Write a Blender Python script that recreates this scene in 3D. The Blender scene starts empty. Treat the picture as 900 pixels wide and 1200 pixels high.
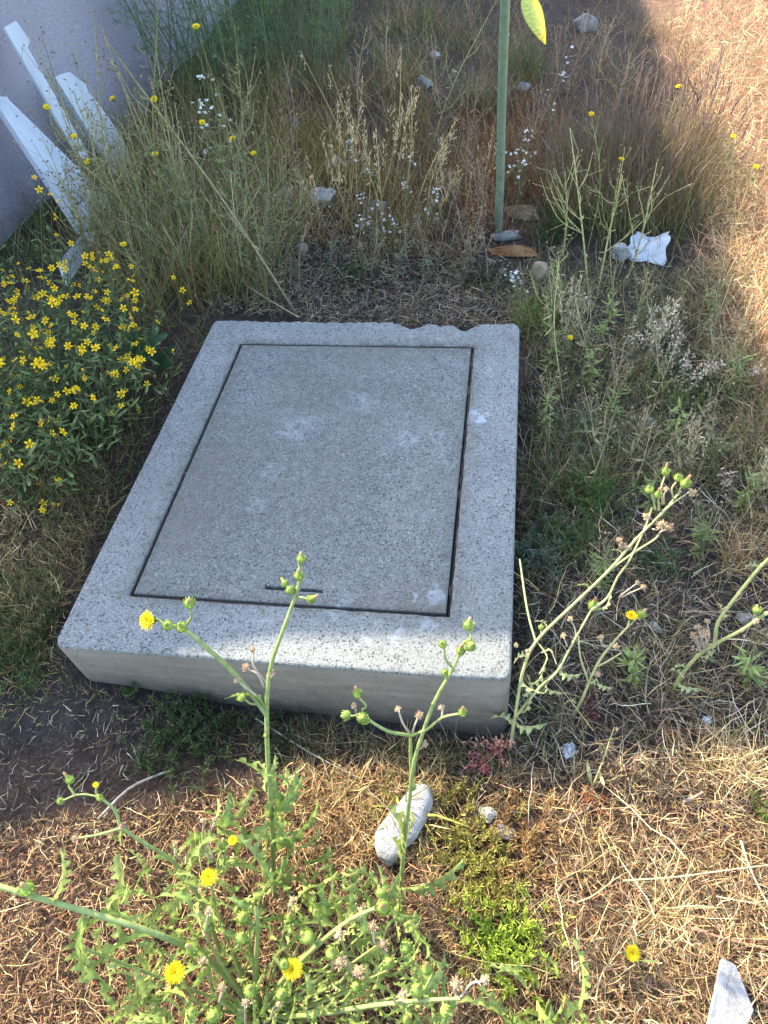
import bpy, bmesh, math, random
import numpy as np
from mathutils import Vector, Matrix

random.seed(7)
rng = np.random.default_rng(11)
scene = bpy.context.scene
COL = scene.collection

# ------------------------------------------------------------------ camera
CAM = np.array([0.8600, -0.7390, 1.4525])
RT = np.array([0.98836, 0.13214, -0.07544])
UP = np.array([-0.04585, 0.73141, 0.68040])
FW = np.array([-0.14508, 0.66902, -0.72895])
cam_data = bpy.data.cameras.new('camera')
cam = bpy.data.objects.new('camera', cam_data)
COL.objects.link(cam)
cam_data.sensor_fit = 'VERTICAL'
cam_data.sensor_height = 24.0
cam_data.lens = 18.0
cam_data.clip_start = 0.02
cam_data.clip_end = 2000
cam.matrix_world = Matrix(((RT[0], UP[0], -FW[0], CAM[0]),
                           (RT[1], UP[1], -FW[1], CAM[1]),
                           (RT[2], UP[2], -FW[2], CAM[2]), (0, 0, 0, 1)))
scene.camera = cam

# ------------------------------------------------------------------ light
HB = 3.1                                   # eaves height of the house that shades the yard
SUN_D = Vector((2.75 / HB, -0.50, -1.0)).normalized()
SUN_EL = math.asin(-SUN_D.z)
SUN_AZ = math.atan2(-SUN_D.x, -SUN_D.y)
world = bpy.data.worlds.new('World')
scene.world = world
world.use_nodes = True
wn = world.node_tree
bg = wn.nodes['Background']
sky = wn.nodes.new('ShaderNodeTexSky')
sky.sky_type = 'NISHITA'
sky.sun_disc = False
sky.sun_elevation = SUN_EL
sky.sun_rotation = SUN_AZ
sky.air_density = 1.0
sky.dust_density = 1.6
sky.ozone_density = 1.0
wn.links.new(sky.outputs[0], bg.inputs[0])
bg.inputs[1].default_value = 0.15
sun_data = bpy.data.lights.new('sun', 'SUN')
sun_data.energy = 2.6
sun_data.angle = math.radians(0.6)
sun_data.color = (1.0, 0.90, 0.74)
sun = bpy.data.objects.new('sun', sun_data)
COL.objects.link(sun)
sun.rotation_euler = SUN_D.to_track_quat('-Z', 'Y').to_euler()
sun.location = (-3, 3, 6)
vs = scene.view_settings
vs.view_transform = 'Standard'
vs.look = 'None'
vs.gamma = 1.0
vs.exposure = 2.5
vs.use_curve_mapping = False
scene.cycles.max_bounces = 6
scene.cycles.diffuse_bounces = 3
scene.cycles.glossy_bounces = 2
scene.cycles.transmission_bounces = 3
scene.cycles.caustics_reflective = False
scene.cycles.caustics_refractive = False

# ------------------------------------------------------------------ helpers
def at(px, py, z=0.0):
    """the place at height z that the photograph shows at pixel (px, py)"""
    d = FW + RT * (px - 450) / 900 - UP * (py - 600) / 900
    return CAM + (z - CAM[2]) / d[2] * d


def at_plane(px, py, p0, n):
    d = FW + RT * (px - 450) / 900 - UP * (py - 600) / 900
    t = np.dot(np.array(p0) - CAM, n) / np.dot(d, n)
    return CAM + t * d


_k = rng.normal(size=(14, 2)) * np.array([3.0] * 5 + [9.0] * 5 + [24.0] * 4)[:, None]
_ph = rng.uniform(0, 6.28, 14)
_am = np.array([.010] * 5 + [.0045] * 5 + [.0016] * 4)


def gz(x, y):
    """height of the ground"""
    x = np.asarray(x, float); y = np.asarray(y, float)
    h = np.zeros(np.broadcast(x, y).shape)
    for k, p, a in zip(_k, _ph, _am):
        h = h + a * np.sin(k[0] * x + k[1] * y + p)
    near = np.clip((6 - np.hypot(x - .4, y - 1.0)) / 3, 0, 1)
    left = 1 / (1 + np.exp((x - 0.16) / 0.10))
    yy = np.clip((y + 0.75) / 0.6, 0, 1) * np.clip((3.4 - y) / 1.2, 0, 1)
    rise = 0.045 / (1 + np.exp(-(y - 2.3) / 0.25))
    return h * near * 0.8 + 0.075 * left * yy + rise - 0.01


def on(px, py, dz=0.0):
    p = at(px, py, 0.0)
    for _ in range(4):
        p = at(px, py, float(gz(p[0], p[1])) + dz)
    return p


def link(o, parent=None):
    COL.objects.link(o)
    if parent is not None:
        o.parent = parent
    return o


def tag(o, label=None, cat=None, group=None, kind=None):
    if label: o['label'] = label
    if cat: o['category'] = cat
    if group: o['group'] = group
    if kind: o['kind'] = kind
    return o


def empty(name, loc, label, cat, group=None):
    o = bpy.data.objects.new(name, None)
    o.empty_display_size = 0.05
    o.location = tuple(loc)
    link(o)
    return tag(o, label, cat, group)


def obj(name, mesh, parent=None, loc=(0, 0, 0), rot=None, scale=None):
    o = bpy.data.objects.new(name, mesh)
    link(o, parent)
    o.location = tuple(loc)
    if rot is not None: o.rotation_euler = rot
    if scale is not None: o.scale = (scale,) * 3 if np.isscalar(scale) else scale
    return o


def np_mesh(name, V, F, mat, C=None, smooth=True):
    """V (n,3), F list of index arrays (m,3) / (m,4), C (n,3) plant colour"""
    me = bpy.data.meshes.new(name)
    V = np.asarray(V, np.float32)
    nl = sum(f.size for f in F); nf = sum(len(f) for f in F)
    me.vertices.add(len(V)); me.vertices.foreach_set('co', V.ravel())
    me.loops.add(nl); me.polygons.add(nf)
    me.loops.foreach_set('vertex_index', np.concatenate([f.ravel() for f in F]).astype(np.int32))
    tot = np.concatenate([np.full(len(f), f.shape[1]) for f in F])
    st = np.concatenate([[0], np.cumsum(tot)[:-1]])
    me.polygons.foreach_set('loop_start', st.astype(np.int32))
    me.polygons.foreach_set('use_smooth', np.full(nf, smooth))
    if C is not None:
        ca = me.color_attributes.new('Col', 'FLOAT_COLOR', 'POINT')
        c4 = np.ones((len(V), 4), np.float32); c4[:, :3] = np.clip(C, 0, 1)
        ca.data.foreach_set('color', c4.ravel())
    me.update(); me.validate()
    if mat is not None: me.materials.append(mat)
    return me


class MB:
    """collects tubes, ribbons and sheets into one mesh"""
    def __init__(s): s.v = []; s.c = []; s.t = []; s.q = []; s.n = 0

    def add(s, V, C, tris=(), quads=()):
        V = np.asarray(V, float)
        C = np.broadcast_to(np.asarray(C, float), V.shape)
        s.v.append(V); s.c.append(C)
        if len(tris): s.t.append(np.asarray(tris) + s.n)
        if len(quads): s.q.append(np.asarray(quads) + s.n)
        s.n += len(V)

    def tube(s, pts, rad, col, sides=5, col2=None, smooth=3):
        P = spline(pts, smooth) if smooth and len(pts) > 2 else np.asarray(pts, float)
        n = len(P)
        r = np.interp(np.linspace(0, 1, n), np.linspace(0, 1, len(rad)), rad) if not np.isscalar(rad) else np.full(n, rad)
        T = np.gradient(P, axis=0); T /= np.linalg.norm(T, axis=1)[:, None] + 1e-9
        ref = np.array([0.31, 0.87, 0.11]); ref /= np.linalg.norm(ref)
        A = np.cross(T, ref); A /= np.linalg.norm(A, axis=1)[:, None] + 1e-9
        B = np.cross(T, A)
        an = np.arange(sides) / sides * 2 * math.pi
        V = (P[:, None] + r[:, None, None] * (A[:, None] * np.cos(an)[None, :, None] + B[:, None] * np.sin(an)[None, :, None])).reshape(-1, 3)
        c0 = np.asarray(col, float); c1 = c0 if col2 is None else np.asarray(col2, float)
        t = np.linspace(0, 1, n)[:, None]
        C = np.repeat(c0 * (1 - t) + c1 * t, sides, 0)
        q = []
        for i in range(n - 1):
            for j in range(sides):
                k = (j + 1) % sides
                q.append((i * sides + j, i * sides + k, (i + 1) * sides + k, (i + 1) * sides + j))
        s.add(V, C, quads=q)

    def lathe(s, c, axis, prof, col, sides=8, cols=None):
        """prof: (along axis, radius)"""
        ax = np.asarray(axis, float); ax /= np.linalg.norm(ax)
        u = np.cross(ax, [0.3, 0.9, 0.2]); u /= np.linalg.norm(u); w = np.cross(ax, u)
        V = []; C = []
        for i, (h, r) in enumerate(prof):
            for j in range(sides):
                a = j / sides * 6.2832
                V.append(np.asarray(c) + ax * h + r * (u * math.cos(a) + w * math.sin(a)))
                C.append(cols[i] if cols is not None else col)
        q = [(i * sides + j, i * sides + (j + 1) % sides, (i + 1) * sides + (j + 1) % sides, (i + 1) * sides + j)
             for i in range(len(prof) - 1) for j in range(sides)]
        s.add(V, C, quads=q)

    def petal(s, c, d, up, L, w, col, col2=None, cup=0.0):
        """a small leaf or petal: 6 vertices"""
        c = np.asarray(c, float); d = np.asarray(d, float); d = d / np.linalg.norm(d)
        n = np.asarray(up, float); n = n - d * np.dot(n, d); n /= np.linalg.norm(n) + 1e-9
        sd = np.cross(d, n)
        V = [c, c + d * L * .4 + sd * w * .5 + n * cup * L * .4, c + d * L * .4 - sd * w * .5 + n * cup * L * .4,
             c + d * L * .75 + sd * w * .42 + n * cup * L * .5, c + d * L * .75 - sd * w * .42 + n * cup * L * .5, c + d * L + n * cup * L * .3]
        c2 = col if col2 is None else col2
        s.add(V, [col, col, col, c2, c2, c2], tris=[(0, 1, 2), (3, 5, 4)], quads=[(1, 3, 4, 2)])

    def mesh(s, name, mat):
        F = []
        if s.t: F.append(np.concatenate(s.t))
        if s.q: F.append(np.concatenate(s.q))
        return np_mesh(name, np.concatenate(s.v), F, mat, np.concatenate(s.c))

    def build(s, name, mat, parent=None, origin=None):
        if origin is not None:
            s.v = [v - np.asarray(origin) for v in s.v]
        return obj(name, s.mesh(name, mat), parent)


def spline(pts, sub=3):
    P = np.asarray(pts, float)
    Q = np.vstack([2 * P[0] - P[1], P, 2 * P[-1] - P[-2]])
    out = []
    for i in range(1, len(Q) - 2):
        for k in range(sub):
            t = k / sub
            a, b, c, d = Q[i - 1], Q[i], Q[i + 1], Q[i + 2]
            out.append(.5 * ((2 * b) + (c - a) * t + (2 * a - 5 * b + 4 * c - d) * t * t + (3 * b - a - 3 * c + d) * t ** 3))
    out.append(P[-1])
    return np.array(out)


def unit(v):
    v = np.asarray(v, float); return v / (np.linalg.norm(v) + 1e-9)


# ------------------------------------------------------------------ materials
def nodes(name):
    m = bpy.data.materials.new(name); m.use_nodes = True
    nt = m.node_tree
    return m, nt, nt.nodes['Principled BSDF'], nt.nodes['Material Output']


def N(nt, typ, **kw):
    n = nt.nodes.new(typ)
    for k, v in kw.items():
        if k == 'ins':
            for a, b in v.items(): n.inputs[a].default_value = b
        else: setattr(n, k, v)
    return n


def ramp(nt, stops, interp='LINEAR'):
    r = nt.nodes.new('ShaderNodeValToRGB'); r.color_ramp.interpolation = interp
    e = r.color_ramp.elements
    while len(e) < len(stops): e.new(0.5)
    for el, (p, c) in zip(e, stops):
        el.position = p; el.color = (*c, 1) if len(c) == 3 else c
    return r


def plant_material(name, rough, trans, spec=0.25, vary=0.35, fine=90.0):
    m, nt, b, out = nodes(name)
    a = N(nt, 'ShaderNodeAttribute', attribute_name='Col')
    tc = N(nt, 'ShaderNodeTexCoord')
    no = N(nt, 'ShaderNodeTexNoise', ins={'Scale': fine, 'Detail': 3.0})
    nt.links.new(tc.outputs['Object'], no.inputs['Vector'])
    mr = N(nt, 'ShaderNodeMapRange', ins={'From Min': .3, 'From Max': .7, 'To Min': 1 - vary, 'To Max': 1 + vary})
    nt.links.new(no.outputs['Fac'], mr.inputs['Value'])
    mx = N(nt, 'ShaderNodeVectorMath', operation='SCALE')
    nt.links.new(a.outputs['Color'], mx.inputs[0]); nt.links.new(mr.outputs[0], mx.inputs['Scale'])
    nt.links.new(mx.outputs[0], b.inputs['Base Color'])
    b.inputs['Roughness'].default_value = rough
    b.inputs['Specular IOR Level'].default_value = spec
    if trans > 0:
        t = N(nt, 'ShaderNodeBsdfTranslucent'); nt.links.new(mx.outputs[0], t.inputs['Color'])
        ms = N(nt, 'ShaderNodeMixShader', ins={0: trans})
        nt.links.new(b.outputs[0], ms.inputs[1]); nt.links.new(t.outputs[0], ms.inputs[2])
        nt.links.new(ms.outputs[0], out.inputs['Surface'])
    return m


M = {}
M['dry'] = plant_material('dry_stalks', 0.75, 0.15, 0.2)
M['green'] = plant_material('green_leaf', 0.5, 0.35, 0.35)
M['stem'] = plant_material('green_stem', 0.55, 0.0, 0.3, 0.2)
M['petal'] = plant_material('flower_petal', 0.6, 0.35, 0.2, 0.1)
M['waxy'] = plant_material('waxy_stalk', 0.42, 0.0, 0.4, 0.18, 40)


def concrete_material(name, kind):
    m, nt, b, out = nodes(name)
    L = nt.links.new
    tc = N(nt, 'ShaderNodeTexCoord'); co = tc.outputs['Object']
    big = N(nt, 'ShaderNodeTexNoise', ins={'Scale': 5.0, 'Detail': 6.0, 'Roughness': .62}); L(co, big.inputs['Vector'])
    mid = N(nt, 'ShaderNodeTexNoise', ins={'Scale': 38.0, 'Detail': 5.0, 'Roughness': .7}); L(co, mid.inputs['Vector'])
    if kind == 'face':
        mp = N(nt, 'ShaderNodeMapping', ins={'Scale': (6.0, 6.0, 48.0)}); L(co, mp.inputs['Vector'])
        gr = N(nt, 'ShaderNodeTexNoise', ins={'Scale': 1.0, 'Detail': 5.0, 'Distortion': .6}); L(mp.outputs[0], gr.inputs['Vector'])
        c = ramp(nt, [(0.25, (.15, .127, .096)), (.5, (.215, .187, .147)), (.75, (.28, .25, .205))])
        mixv = N(nt, 'ShaderNodeMath', operation='ADD'); 
        h1 = N(nt, 'ShaderNodeMath', operation='MULTIPLY', ins={1: .5}); L(gr.outputs['Fac'], h1.inputs[0])
        h2 = N(nt, 'ShaderNodeMath', operation='MULTIPLY', ins={1: .5}); L(big.outputs['Fac'], h2.inputs[0])
        L(h1.outputs[0], mixv.inputs[0]); L(h2.outputs[0], mixv.inputs[1]); L(mixv.outputs[0], c.inputs[0])
        vo = N(nt, 'ShaderNodeTexVoronoi', ins={'Scale': 85.0}); L(co, vo.inputs['Vector'])
        pit = N(nt, 'ShaderNodeMath', operation='LESS_THAN', ins={1: .17}); L(vo.outputs['Distance'], pit.inputs[0])
        mx = N(nt, 'ShaderNodeMix', data_type='RGBA'); mx.inputs['B'].default_value = (.07, .06, .05, 1)
        pf = N(nt, 'ShaderNodeMath', operation='MULTIPLY', ins={1: .55}); L(pit.outputs[0], pf.inputs[0])
        L(pf.outputs[0], mx.inputs['Factor']); L(c.outputs[0], mx.inputs['A'])
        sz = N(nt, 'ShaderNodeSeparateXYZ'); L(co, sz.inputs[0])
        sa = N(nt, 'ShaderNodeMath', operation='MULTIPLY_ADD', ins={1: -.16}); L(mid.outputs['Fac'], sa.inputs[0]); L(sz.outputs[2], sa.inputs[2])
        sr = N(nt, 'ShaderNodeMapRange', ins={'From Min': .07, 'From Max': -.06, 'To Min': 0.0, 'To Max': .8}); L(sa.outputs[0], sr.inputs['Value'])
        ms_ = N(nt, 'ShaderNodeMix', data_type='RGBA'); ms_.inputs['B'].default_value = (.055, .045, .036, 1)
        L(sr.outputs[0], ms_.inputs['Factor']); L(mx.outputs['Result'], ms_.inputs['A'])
        L(ms_.outputs['Result'], b.inputs['Base Color'])
        bp = N(nt, 'ShaderNodeBump', ins={'Strength': .6, 'Distance': .004}); L(gr.outputs['Fac'], bp.inputs['Height'])
        L(bp.outputs[0], b.inputs['Normal'])
        b.inputs['Roughness'].default_value = .85
        return m
    # exposed aggregate: pale paste, dark and pale stones, lime bloom
    warm = kind == 'lid'
    if warm: c = ramp(nt, [(.22, (.070, .072, .063)), (.5, (.140, .146, .130)), (.78, (.235, .245, .222))])
    else: c = ramp(nt, [(.22, (.095, .098, .088)), (.5, (.185, .192, .176)), (.78, (.295, .306, .284))])
    fin = N(nt, 'ShaderNodeTexNoise', ins={'Scale': 210.0, 'Detail': 3.0, 'Roughness': .7}); L(co, fin.inputs['Vector'])
    ad0 = N(nt, 'ShaderNodeMath', operation='MULTIPLY_ADD', ins={1: 1.1, 2: -.55}); L(fin.outputs['Fac'], ad0.inputs[0])
    add = N(nt, 'ShaderNodeMath', operation='MULTIPLY_ADD', ins={1: .5}); L(mid.outputs['Fac'], add.inputs[0]); L(ad0.outputs[0], add.inputs[2])
    ad2 = N(nt, 'ShaderNodeMath', operation='MULTIPLY_ADD', ins={1: .5}); L(big.outputs['Fac'], ad2.inputs[0]); L(add.outputs[0], ad2.inputs[2])
    L(ad2.outputs[0], c.inputs[0])
    col = c.outputs[0]; hgt = None
    wob = N(nt, 'ShaderNodeTexNoise', ins={'Scale': 260.0, 'Detail': 2.0}); L(co, wob.inputs['Vector'])
    wv = N(nt, 'ShaderNodeVectorMath', operation='MULTIPLY_ADD'); wv.inputs[1].default_value = (.004, .004, .004)
    L(wob.outputs['Color'], wv.inputs[0]); L(co, wv.inputs[2])
    def stones(scale, lo, hi, size, colour, fac, prev, chan):
        vo = N(nt, 'ShaderNodeTexVoronoi', ins={'Scale': scale, 'Randomness': 1.0}); L(wv.outputs[0], vo.inputs['Vector'])
        sx = N(nt, 'ShaderNodeSeparateColor'); L(vo.outputs['Color'], sx.inputs[0])
        g1 = N(nt, 'ShaderNodeMath', operation='GREATER_THAN', ins={1: lo}); L(sx.outputs[chan], g1.inputs[0])
        g2 = N(nt, 'ShaderNodeMath', operation='LESS_THAN', ins={1: hi}); L(sx.outputs[chan], g2.inputs[0])
        d = N(nt, 'ShaderNodeMapRange', ins={'From Min': size, 'From Max': size * .75, 'To Min': 0.0, 'To Max': fac}); L(vo.outputs['Distance'], d.inputs['Value'])
        a = N(nt, 'ShaderNodeMath', operation='MULTIPLY'); L(g1.outputs[0], a.inputs[0]); L(g2.outputs[0], a.inputs[1])
        e = N(nt, 'ShaderNodeMath', operation='MULTIPLY'); L(a.outputs[0], e.inputs[0]); L(d.outputs[0], e.inputs[1])
        mx = N(nt, 'ShaderNodeMix', data_type='RGBA'); mx.inputs['B'].default_value = (*colour, 1)
        L(e.outputs[0], mx.inputs['Factor']); L(prev, mx.inputs['A'])
        return mx.outputs['Result'], e.outputs[0]
    col, s1 = stones(165, .0, .28 if warm else .24, .46, (.035, .035, .033), .8, col, 0)
    col, s2 = stones(300, .0, .34, .46, (.05, .05, .046), .7, col, 1)
    col, s3 = stones(110, .0, .12, .40, (.12, .11, .10), .7, col, 2)
    col, s4 = stones(210, .90, 1.0, .38, (.34, .335, .31), .8, col, 0)
    col, s5 = stones(230, .0, .10, .35, (.26, .17, .11), .8, col, 2)
    # lime and paint spots
    spots = [(505, 697, .030), (502, 733, .022), (404, 703, .018), (466, 746, .020), (318, 551, .022), (388, 722, .016),
             (560, 488, .03), (425, 748, .012), (330, 715, .014), (480, 512, .035), (300, 590, .02), (190, 590, .018), (345, 500, .05), (420, 470, .04)]
    ns = N(nt, 'ShaderNodeTexNoise', ins={'Scale': 45.0, 'Detail': 4.0}); L(co, ns.inputs['Vector'])
    dv = N(nt, 'ShaderNodeVectorMath', operation='MULTIPLY_ADD'); dv.inputs[1].default_value = (.075, .075, .0)
    sb = N(nt, 'ShaderNodeVectorMath', operation='SUBTRACT'); sb.inputs[1].default_value = (.5, .5, .5); L(ns.outputs['Color'], sb.inputs[0])
    L(sb.outputs[0], dv.inputs[0]); L(co, dv.inputs[2])
    acc = None
    for i, (px, py, r) in enumerate(spots):
        p = at(px, py, .21)
        ds = N(nt, 'ShaderNodeVectorMath', operation='DISTANCE'); ds.inputs[1].default_value = (p[0], p[1], .21); L(dv.outputs[0], ds.inputs[0])
        soft = i >= 8 or i == 4
        mr = N(nt, 'ShaderNodeMapRange', ins={'From Min': r * (1.5 if soft else 1.1), 'From Max': r * (.2 if soft else .75), 'To Min': 0.0, 'To Max': .34 if soft else .75}); L(ds.outputs['Value'], mr.inputs['Value'])
        if acc is None: acc = mr.outputs[0]
        else:
            mxm = N(nt, 'ShaderNodeMath', operation='MAXIMUM'); L(acc, mxm.inputs[0]); L(mr.outputs[0], mxm.inputs[1]); acc = mxm.outputs[0]
    brk = N(nt, 'ShaderNodeMapRange', ins={'From Min': .42, 'From Max': .56, 'To Min': .05, 'To Max': 1.0}); L(mid.outputs['Fac'], brk.inputs['Value'])
    am = N(nt, 'ShaderNodeMath', operation='MULTIPLY'); L(acc, am.inputs[0]); L(brk.outputs[0], am.inputs[1])
    mx = N(nt, 'ShaderNodeMix', data_type='RGBA'); mx.inputs['B'].default_value = (.38, .42, .44, 1)
    L(am.outputs[0], mx.inputs['Factor']); L(col, mx.inputs['A'])
    # brown dirt
    dn = N(nt, 'ShaderNodeTexNoise', ins={'Scale': 2.4, 'Detail': 8.0, 'Roughness': .68}); L(dv.outputs[0], dn.inputs['Vector'])
    dr = N(nt, 'ShaderNodeMapRange', ins={'From Min': .46, 'From Max': .66, 'To Min': 0.0, 'To Max': .6 if warm else .35}); L(dn.outputs['Fac'], dr.inputs['Value'])
    m2 = N(nt, 'ShaderNodeMix', data_type='RGBA'); m2.inputs['B'].default_value = (.10, .092, .075, 1)
    L(dr.outputs[0], m2.inputs['Factor']); L(mx.outputs['Result'], m2.inputs['A'])
    # grime gathered along the joint
    sp = N(nt, 'ShaderNodeSeparateXYZ'); L(dv.outputs[0], sp.inputs[0])
    def mth(op, a_, b_):
        n_ = N(nt, 'ShaderNodeMath', operation=op)
        for i_, v_ in enumerate((a_, b_)):
            if isinstance(v_, float): n_.inputs[i_].default_value = v_
            else: L(v_, n_.inputs[i_])
        return n_.outputs[0]
    ax = mth('SUBTRACT', mth('ABSOLUTE', mth('SUBTRACT', sp.outputs[0], .4445), 0.0), .334)
    ay = mth('SUBTRACT', mth('ABSOLUTE', mth('SUBTRACT', sp.outputs[1], .584), 0.0), .4507)
    dj = mth('ABSOLUTE', mth('MAXIMUM', ax, ay), 0.0)
    jr = N(nt, 'ShaderNodeMapRange', ins={'From Min': .0, 'From Max': .035, 'To Min': .7, 'To Max': 0.0}); L(dj, jr.inputs['Value'])
    jm = mth('MULTIPLY', jr.outputs[0], brk.outputs[0])
    m3 = N(nt, 'ShaderNodeMix', data_type='RGBA'); m3.inputs['B'].default_value = (.085, .075, .055, 1)
    L(jm, m3.inputs['Factor']); L(m2.outputs['Result'], m3.inputs['A'])
    L(m3.outputs['Result'], b.inputs['Base Color'])
    hs = N(nt, 'ShaderNodeMath', operation='ADD'); L(s1, hs.inputs[0]); L(s2, hs.inputs[1])
    hh = N(nt, 'ShaderNodeMath', operation='MULTIPLY_ADD', ins={1: -.5}); L(hs.outputs[0], hh.inputs[0]); L(mid.outputs['Fac'], hh.inputs[2])
    bp = N(nt, 'ShaderNodeBump', ins={'Strength': .6, 'Distance': .003}); L(hh.outputs[0], bp.inputs['Height']); L(bp.outputs[0], b.inputs['Normal'])
    b.inputs['Roughness'].default_value = .82
    b.inputs['Specular IOR Level'].default_value = .35
    return m


def noisy_material(name, stops, scale, rough, bump=0.3, bscale=None, dist=.004, spec=.3, stretch=None):
    m, nt, b, out = nodes(name); L = nt.links.new
    tc = N(nt, 'ShaderNodeTexCoord'); co = tc.outputs['Object']
    if stretch:
        mp = N(nt, 'ShaderNodeMapping', ins={'Scale': stretch}); L(co, mp.inputs['Vector']); co = mp.outputs[0]
    n1 = N(nt, 'ShaderNodeTexNoise', ins={'Scale': scale, 'Detail': 7.0, 'Roughness': .62}); L(co, n1.inputs['Vector'])
    c = ramp(nt, stops); L(n1.outputs['Fac'], c.inputs[0]); L(c.outputs[0], b.inputs['Base Color'])
    n2 = N(nt, 'ShaderNodeTexNoise', ins={'Scale': bscale or scale * 6, 'Detail': 6.0, 'Roughness': .7}); L(co, n2.inputs['Vector'])
    bp = N(nt, 'ShaderNodeBump', ins={'Strength': bump, 'Distance': dist}); L(n2.outputs['Fac'], bp.inputs['Height']); L(bp.outputs[0], b.inputs['Normal'])
    b.inputs['Roughness'].default_value = rough; b.inputs['Specular IOR Level'].default_value = spec
    return m


M['rim'] = concrete_material('concrete_rim', 'rim')
M['lid'] = concrete_material('concrete_lid', 'lid')
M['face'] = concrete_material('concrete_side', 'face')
M['steel'] = noisy_material('rusty_steel', [(.3, (.012, .011, .011)), (.6, (.03, .024, .02)), (.8, (.10, .05, .025))], 60, .6)
M['stucco'] = noisy_material('lavender_stucco', [(.3, (.42, .38, .425)), (.7, (.52, .475, .52))], 1.3, .9, 1.0, 55, .03, .2)
M['coping'] = noisy_material('coping', [(.3, (.36, .34, .35)), (.7, (.46, .44, .45))], 3, .85)
M['board'] = noisy_material('white_board', [(.25, (.27, .29, .30)), (.45, (.40, .43, .45)), (.7, (.50, .53, .55))], 7, .6, .4, 60, .003, .3, (1.0, 1.0, .35))
M['rock'] = noisy_material('pale_rock', [(.25, (.12, .11, .095)), (.5, (.24, .225, .20)), (.75, (.36, .34, .315))], 22, .85, .8, 120, .006)
M['rock_tan'] = noisy_material('tan_rock', [(.25, (.20, .13, .08)), (.5, (.36, .26, .17)), (.75, (.46, .36, .26))], 25, .85, .8, 120, .006)
M['white_stone'] = noisy_material('white_stone', [(.25, (.17, .16, .145)), (.5, (.33, .315, .29)), (.75, (.47, .455, .43))], 30, .8, .8, 150, .005)
M['pale_stone'] = noisy_material('pale_stone', [(.25, (.16, .155, .145)), (.5, (.33, .32, .305)), (.75, (.46, .45, .435))], 40, .8, .9, 170, .006)
M['paper'] = noisy_material('white_scrap', [(.3, (.40, .43, .46)), (.7, (.58, .62, .65))], 14, .45, .2)
M['bark'] = noisy_material('brown_bark', [(.25, (.05, .03, .018)), (.5, (.16, .10, .055)), (.75, (.30, .23, .15))], 18, .8, .8, 90, .006, .2, (1, 5, 1))
M['orange'] = noisy_material('orange_bark', [(.25, (.07, .03, .015)), (.5, (.22, .105, .04)), (.75, (.34, .22, .10))], 14, .75, .8, 90, .005, .2, (1, 5, 1))


def ground_material():
    m, nt, b, out = nodes('soil'); L = nt.links.new
    tc = N(nt, 'ShaderNodeTexCoord'); co = tc.outputs['Object']
    a = N(nt, 'ShaderNodeAttribute', attribute_name='Col')
    n1 = N(nt, 'ShaderNodeTexNoise', ins={'Scale': 22.0, 'Detail': 9.0, 'Roughness': .72}); L(co, n1.inputs['Vector'])
    n2 = N(nt, 'ShaderNodeTexNoise', ins={'Scale': 170.0, 'Detail': 5.0, 'Roughness': .75}); L(co, n2.inputs['Vector'])
    mr = N(nt, 'ShaderNodeMapRange', ins={'From Min': .3, 'From Max': .72, 'To Min': .5, 'To Max': 1.6}); L(n1.outputs['Fac'], mr.inputs['Value'])
    m2 = N(nt, 'ShaderNodeMapRange', ins={'From Min': .3, 'From Max': .72, 'To Min': .45, 'To Max': 1.6}); L(n2.outputs['Fac'], m2.inputs['Value'])
    mm = N(nt, 'ShaderNodeMath', operation='MULTIPLY'); L(mr.outputs[0], mm.inputs[0]); L(m2.outputs[0], mm.inputs[1])
    sc = N(nt, 'ShaderNodeVectorMath', operation='SCALE'); L(a.outputs['Color'], sc.inputs[0]); L(mm.outputs[0], sc.inputs['Scale'])
    L(sc.outputs[0], b.inputs['Base Color'])
    ad = N(nt, 'ShaderNodeMath', operation='MULTIPLY_ADD', ins={1: .35}); L(n2.outputs['Fac'], ad.inputs[0]); L(n1.outputs['Fac'], ad.inputs[2])
    bp = N(nt, 'ShaderNodeBump', ins={'Strength': .9, 'Distance': .02}); L(ad.outputs[0], bp.inputs['Height']); L(bp.outputs[0], b.inputs['Normal'])
    b.inputs['Roughness'].default_value = .95; b.inputs['Specular IOR Level'].default_value = .12
    return m


M['soil'] = ground_material()

# ------------------------------------------------------------------ the ground
def grid_lines(a, b, step, far):
    inner = np.arange(a, b + 1e-6, step)
    g = step * 1.35 ** np.arange(1, 40); g = np.cumsum(g); g = g[g < far]
    return np.concatenate([a - g[::-1], inner, b + g])


gx = grid_lines(-1.3, 2.9, 0.022, 300); gy = grid_lines(-1.1, 6.0, 0.028, 300)
GX, GY = np.meshgrid(gx, gy)
GZ = gz(GX, GY)
inslab = (GX > .03) & (GX < .87) & (GY > .04) & (GY < 1.1)
GZ = np.where(inslab, -.03, GZ)
DARK = np.array([.042, .036, .033]); REDDISH = np.array([.075, .046, .032]); STRAWSOIL = np.array([.085, .055, .033]); BROWN = np.array([.060, .040, .028])


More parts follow.
